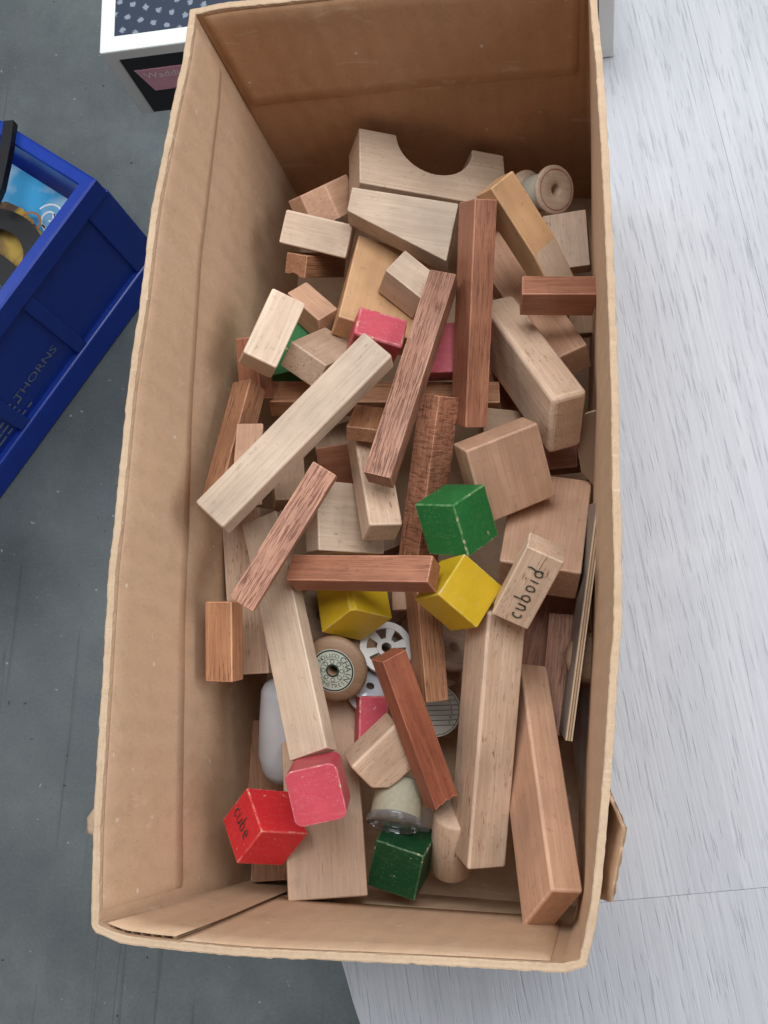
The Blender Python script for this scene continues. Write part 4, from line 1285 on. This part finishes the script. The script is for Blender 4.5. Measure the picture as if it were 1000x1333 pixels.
# books and straps in the crate
def book(name, u0, u1, v0, v1, z, th, mat, label, rot=0.0):
    o = empty(name, cp((u0 + u1) / 2, (v0 + v1) / 2, z))
    o.rotation_euler = (0, 0, math.atan2(d2.y, d2.x) + rot)
    cover = box_bm(abs(u1 - u0), abs(v1 - v0), 0.002, (0, 0, th))
    cv = mesh_obj('cover', bevel(cover, 0.0006, 1), mat, o)
    mesh_obj('pages', box_bm(abs(u1 - u0) - 0.006, abs(v1 - v0) - 0.006, th - 0.003, (0, 0, th / 2 - 0.0005)), PAPER, o)
    tag(o, label, 'book', 'books in the blue crate')
    return o, cv
SKY = NT('blue_cover_print')
n1 = SKY.noise(SKY.coords((14, 14, 14)), 1, 3)
mat_sky = SKY.done(SKY.mix(SKY.ramp(n1, [(0.42, 0.0), (0.62, 1.0)]), (0.05, 0.33, 0.62), (0.50, 0.62, 0.72)), 0.25)
YEL = NT('yellow_cover_print')
n1 = YEL.noise(YEL.coords((18, 18, 18)), 1, 3, 0.5, 1.0)
mat_yel = YEL.done(YEL.mix(YEL.ramp(n1, [(0.40, 0.0), (0.62, 1.0)]), (0.10, 0.05, 0.03), (0.42, 0.27, 0.04)), 0.3)
o, cv = book('picture_book', 0.03, 0.31, 0.028, 0.20, -0.575, 0.02, mat_sky, 'picture book with a blue cover and white swirls in the crate')
sw = [[(r_ * math.cos(q), r_ * math.sin(q)) for q, r_ in [(k * 0.35, 0.003 + 0.0006 * k) for k in range(32)]]]
WPR = plain('white_print', (0.75, 0.77, 0.78), 0.4)
def on_cover(cv, p, bm, mat):
    o_ = mesh_obj('swirl', bm, mat, cv)
    root = cv.parent
    bpy.context.view_layer.update()
    loc_ = root.matrix_world.inverted() @ (Vector(p) * MM)
    o_.location = (loc_.x, loc_.y, max(v.co.z for v in cv.data.vertices) + 0.0002)
on_cover(cv, D['swirl_white'], ribbon(sw, 0.0030), WPR)
on_cover(cv, D['stroke_white'], ribbon([[(0, 0), (0.02, 0.012), (0.004, 0.018), (0.028, 0.03)], [(0.02, -0.004), (0.036, 0.02)]], 0.0045), WPR)
yb = [Vector(p) * MM for p in D['yellow_book']]
bm = bmesh.new()
hi = [bm.verts.new(p) for p in yb]; lo = [bm.verts.new(p - Vector((0, 0, 0.006))) for p in yb]
bm.faces.new(hi); bm.faces.new(lo[::-1])
for i in range(len(yb)): bm.faces.new((lo[i], lo[(i + 1) % len(yb)], hi[(i + 1) % len(yb)], hi[i]))
bmesh.ops.recalc_face_normals(bm, faces=bm.faces)
yo = tag(mesh_obj('picture_book', bm, mat_yel), 'yellow and brown booklet with an orange swirl in the crate', 'book', 'books in the blue crate')
o_ = mesh_obj('swirl', ribbon(sw, 0.0036), plain('orange_print', (0.42, 0.15, 0.04), 0.4), yo)
o_.location = Vector(D['swirl_orange']) * MM + Vector((0, 0, 0.0008))
BLK = plain('black_webbing', (0.012, 0.012, 0.014), 0.5, 0.4)
def smooth_path(P_, n=6):
    P_ = [Vector(p) * MM for p in P_]; out = []
    for k in range(len(P_) - 1):
        p0, p1, p2, p3 = P_[max(0, k - 1)], P_[k], P_[k + 1], P_[min(len(P_) - 1, k + 2)]
        for q in range(n):
            f = q / n
            out.append(0.5 * ((2 * p1) + (p2 - p0) * f + (2 * p0 - 5 * p1 + 4 * p2 - p3) * f * f + (3 * p1 - p0 - 3 * p2 + p3) * f ** 3))
    return out + [P_[-1]]
def tube_strap(name, pts, w, th, label):
    bm = bmesh.new()
    prev = None
    for i, p in enumerate(pts):
        a_ = pts[max(0, i - 1)]; b_ = pts[min(len(pts) - 1, i + 1)]
        d_ = (b_ - a_).normalized(); s_ = d_.cross(Vector((0, 0, 1))).normalized() * w / 2; u_ = Vector((0, 0, th / 2))
        cur = [bm.verts.new(q) for q in (p + s_ + u_, p - s_ + u_, p - s_ - u_, p + s_ - u_)]
        if prev:
            for k in range(4): bm.faces.new((prev[k], prev[(k + 1) % 4], cur[(k + 1) % 4], cur[k]))
        else: bm.faces.new(cur)
        prev = cur
    bm.faces.new(prev[::-1])
    bmesh.ops.recalc_face_normals(bm, faces=bm.faces)
    return tag(mesh_obj(name, bm, BLK), label, 'strap', 'black straps in the crate')
tube_strap('black_strap', smooth_path(D['strap']), 0.026, 0.006, 'curved black strap looped over the yellow booklet in the crate')
tube_strap('black_strap', smooth_path(D['strap2']), 0.030, 0.006, 'lower black strap lying behind the curved strap in the crate')
lidp = [Vector(p) * MM for p in D['black_bar']]
tube_strap('black_bar', lidp, 0.014, 0.012, 'straight black bar crossing the far rim of the blue crate')
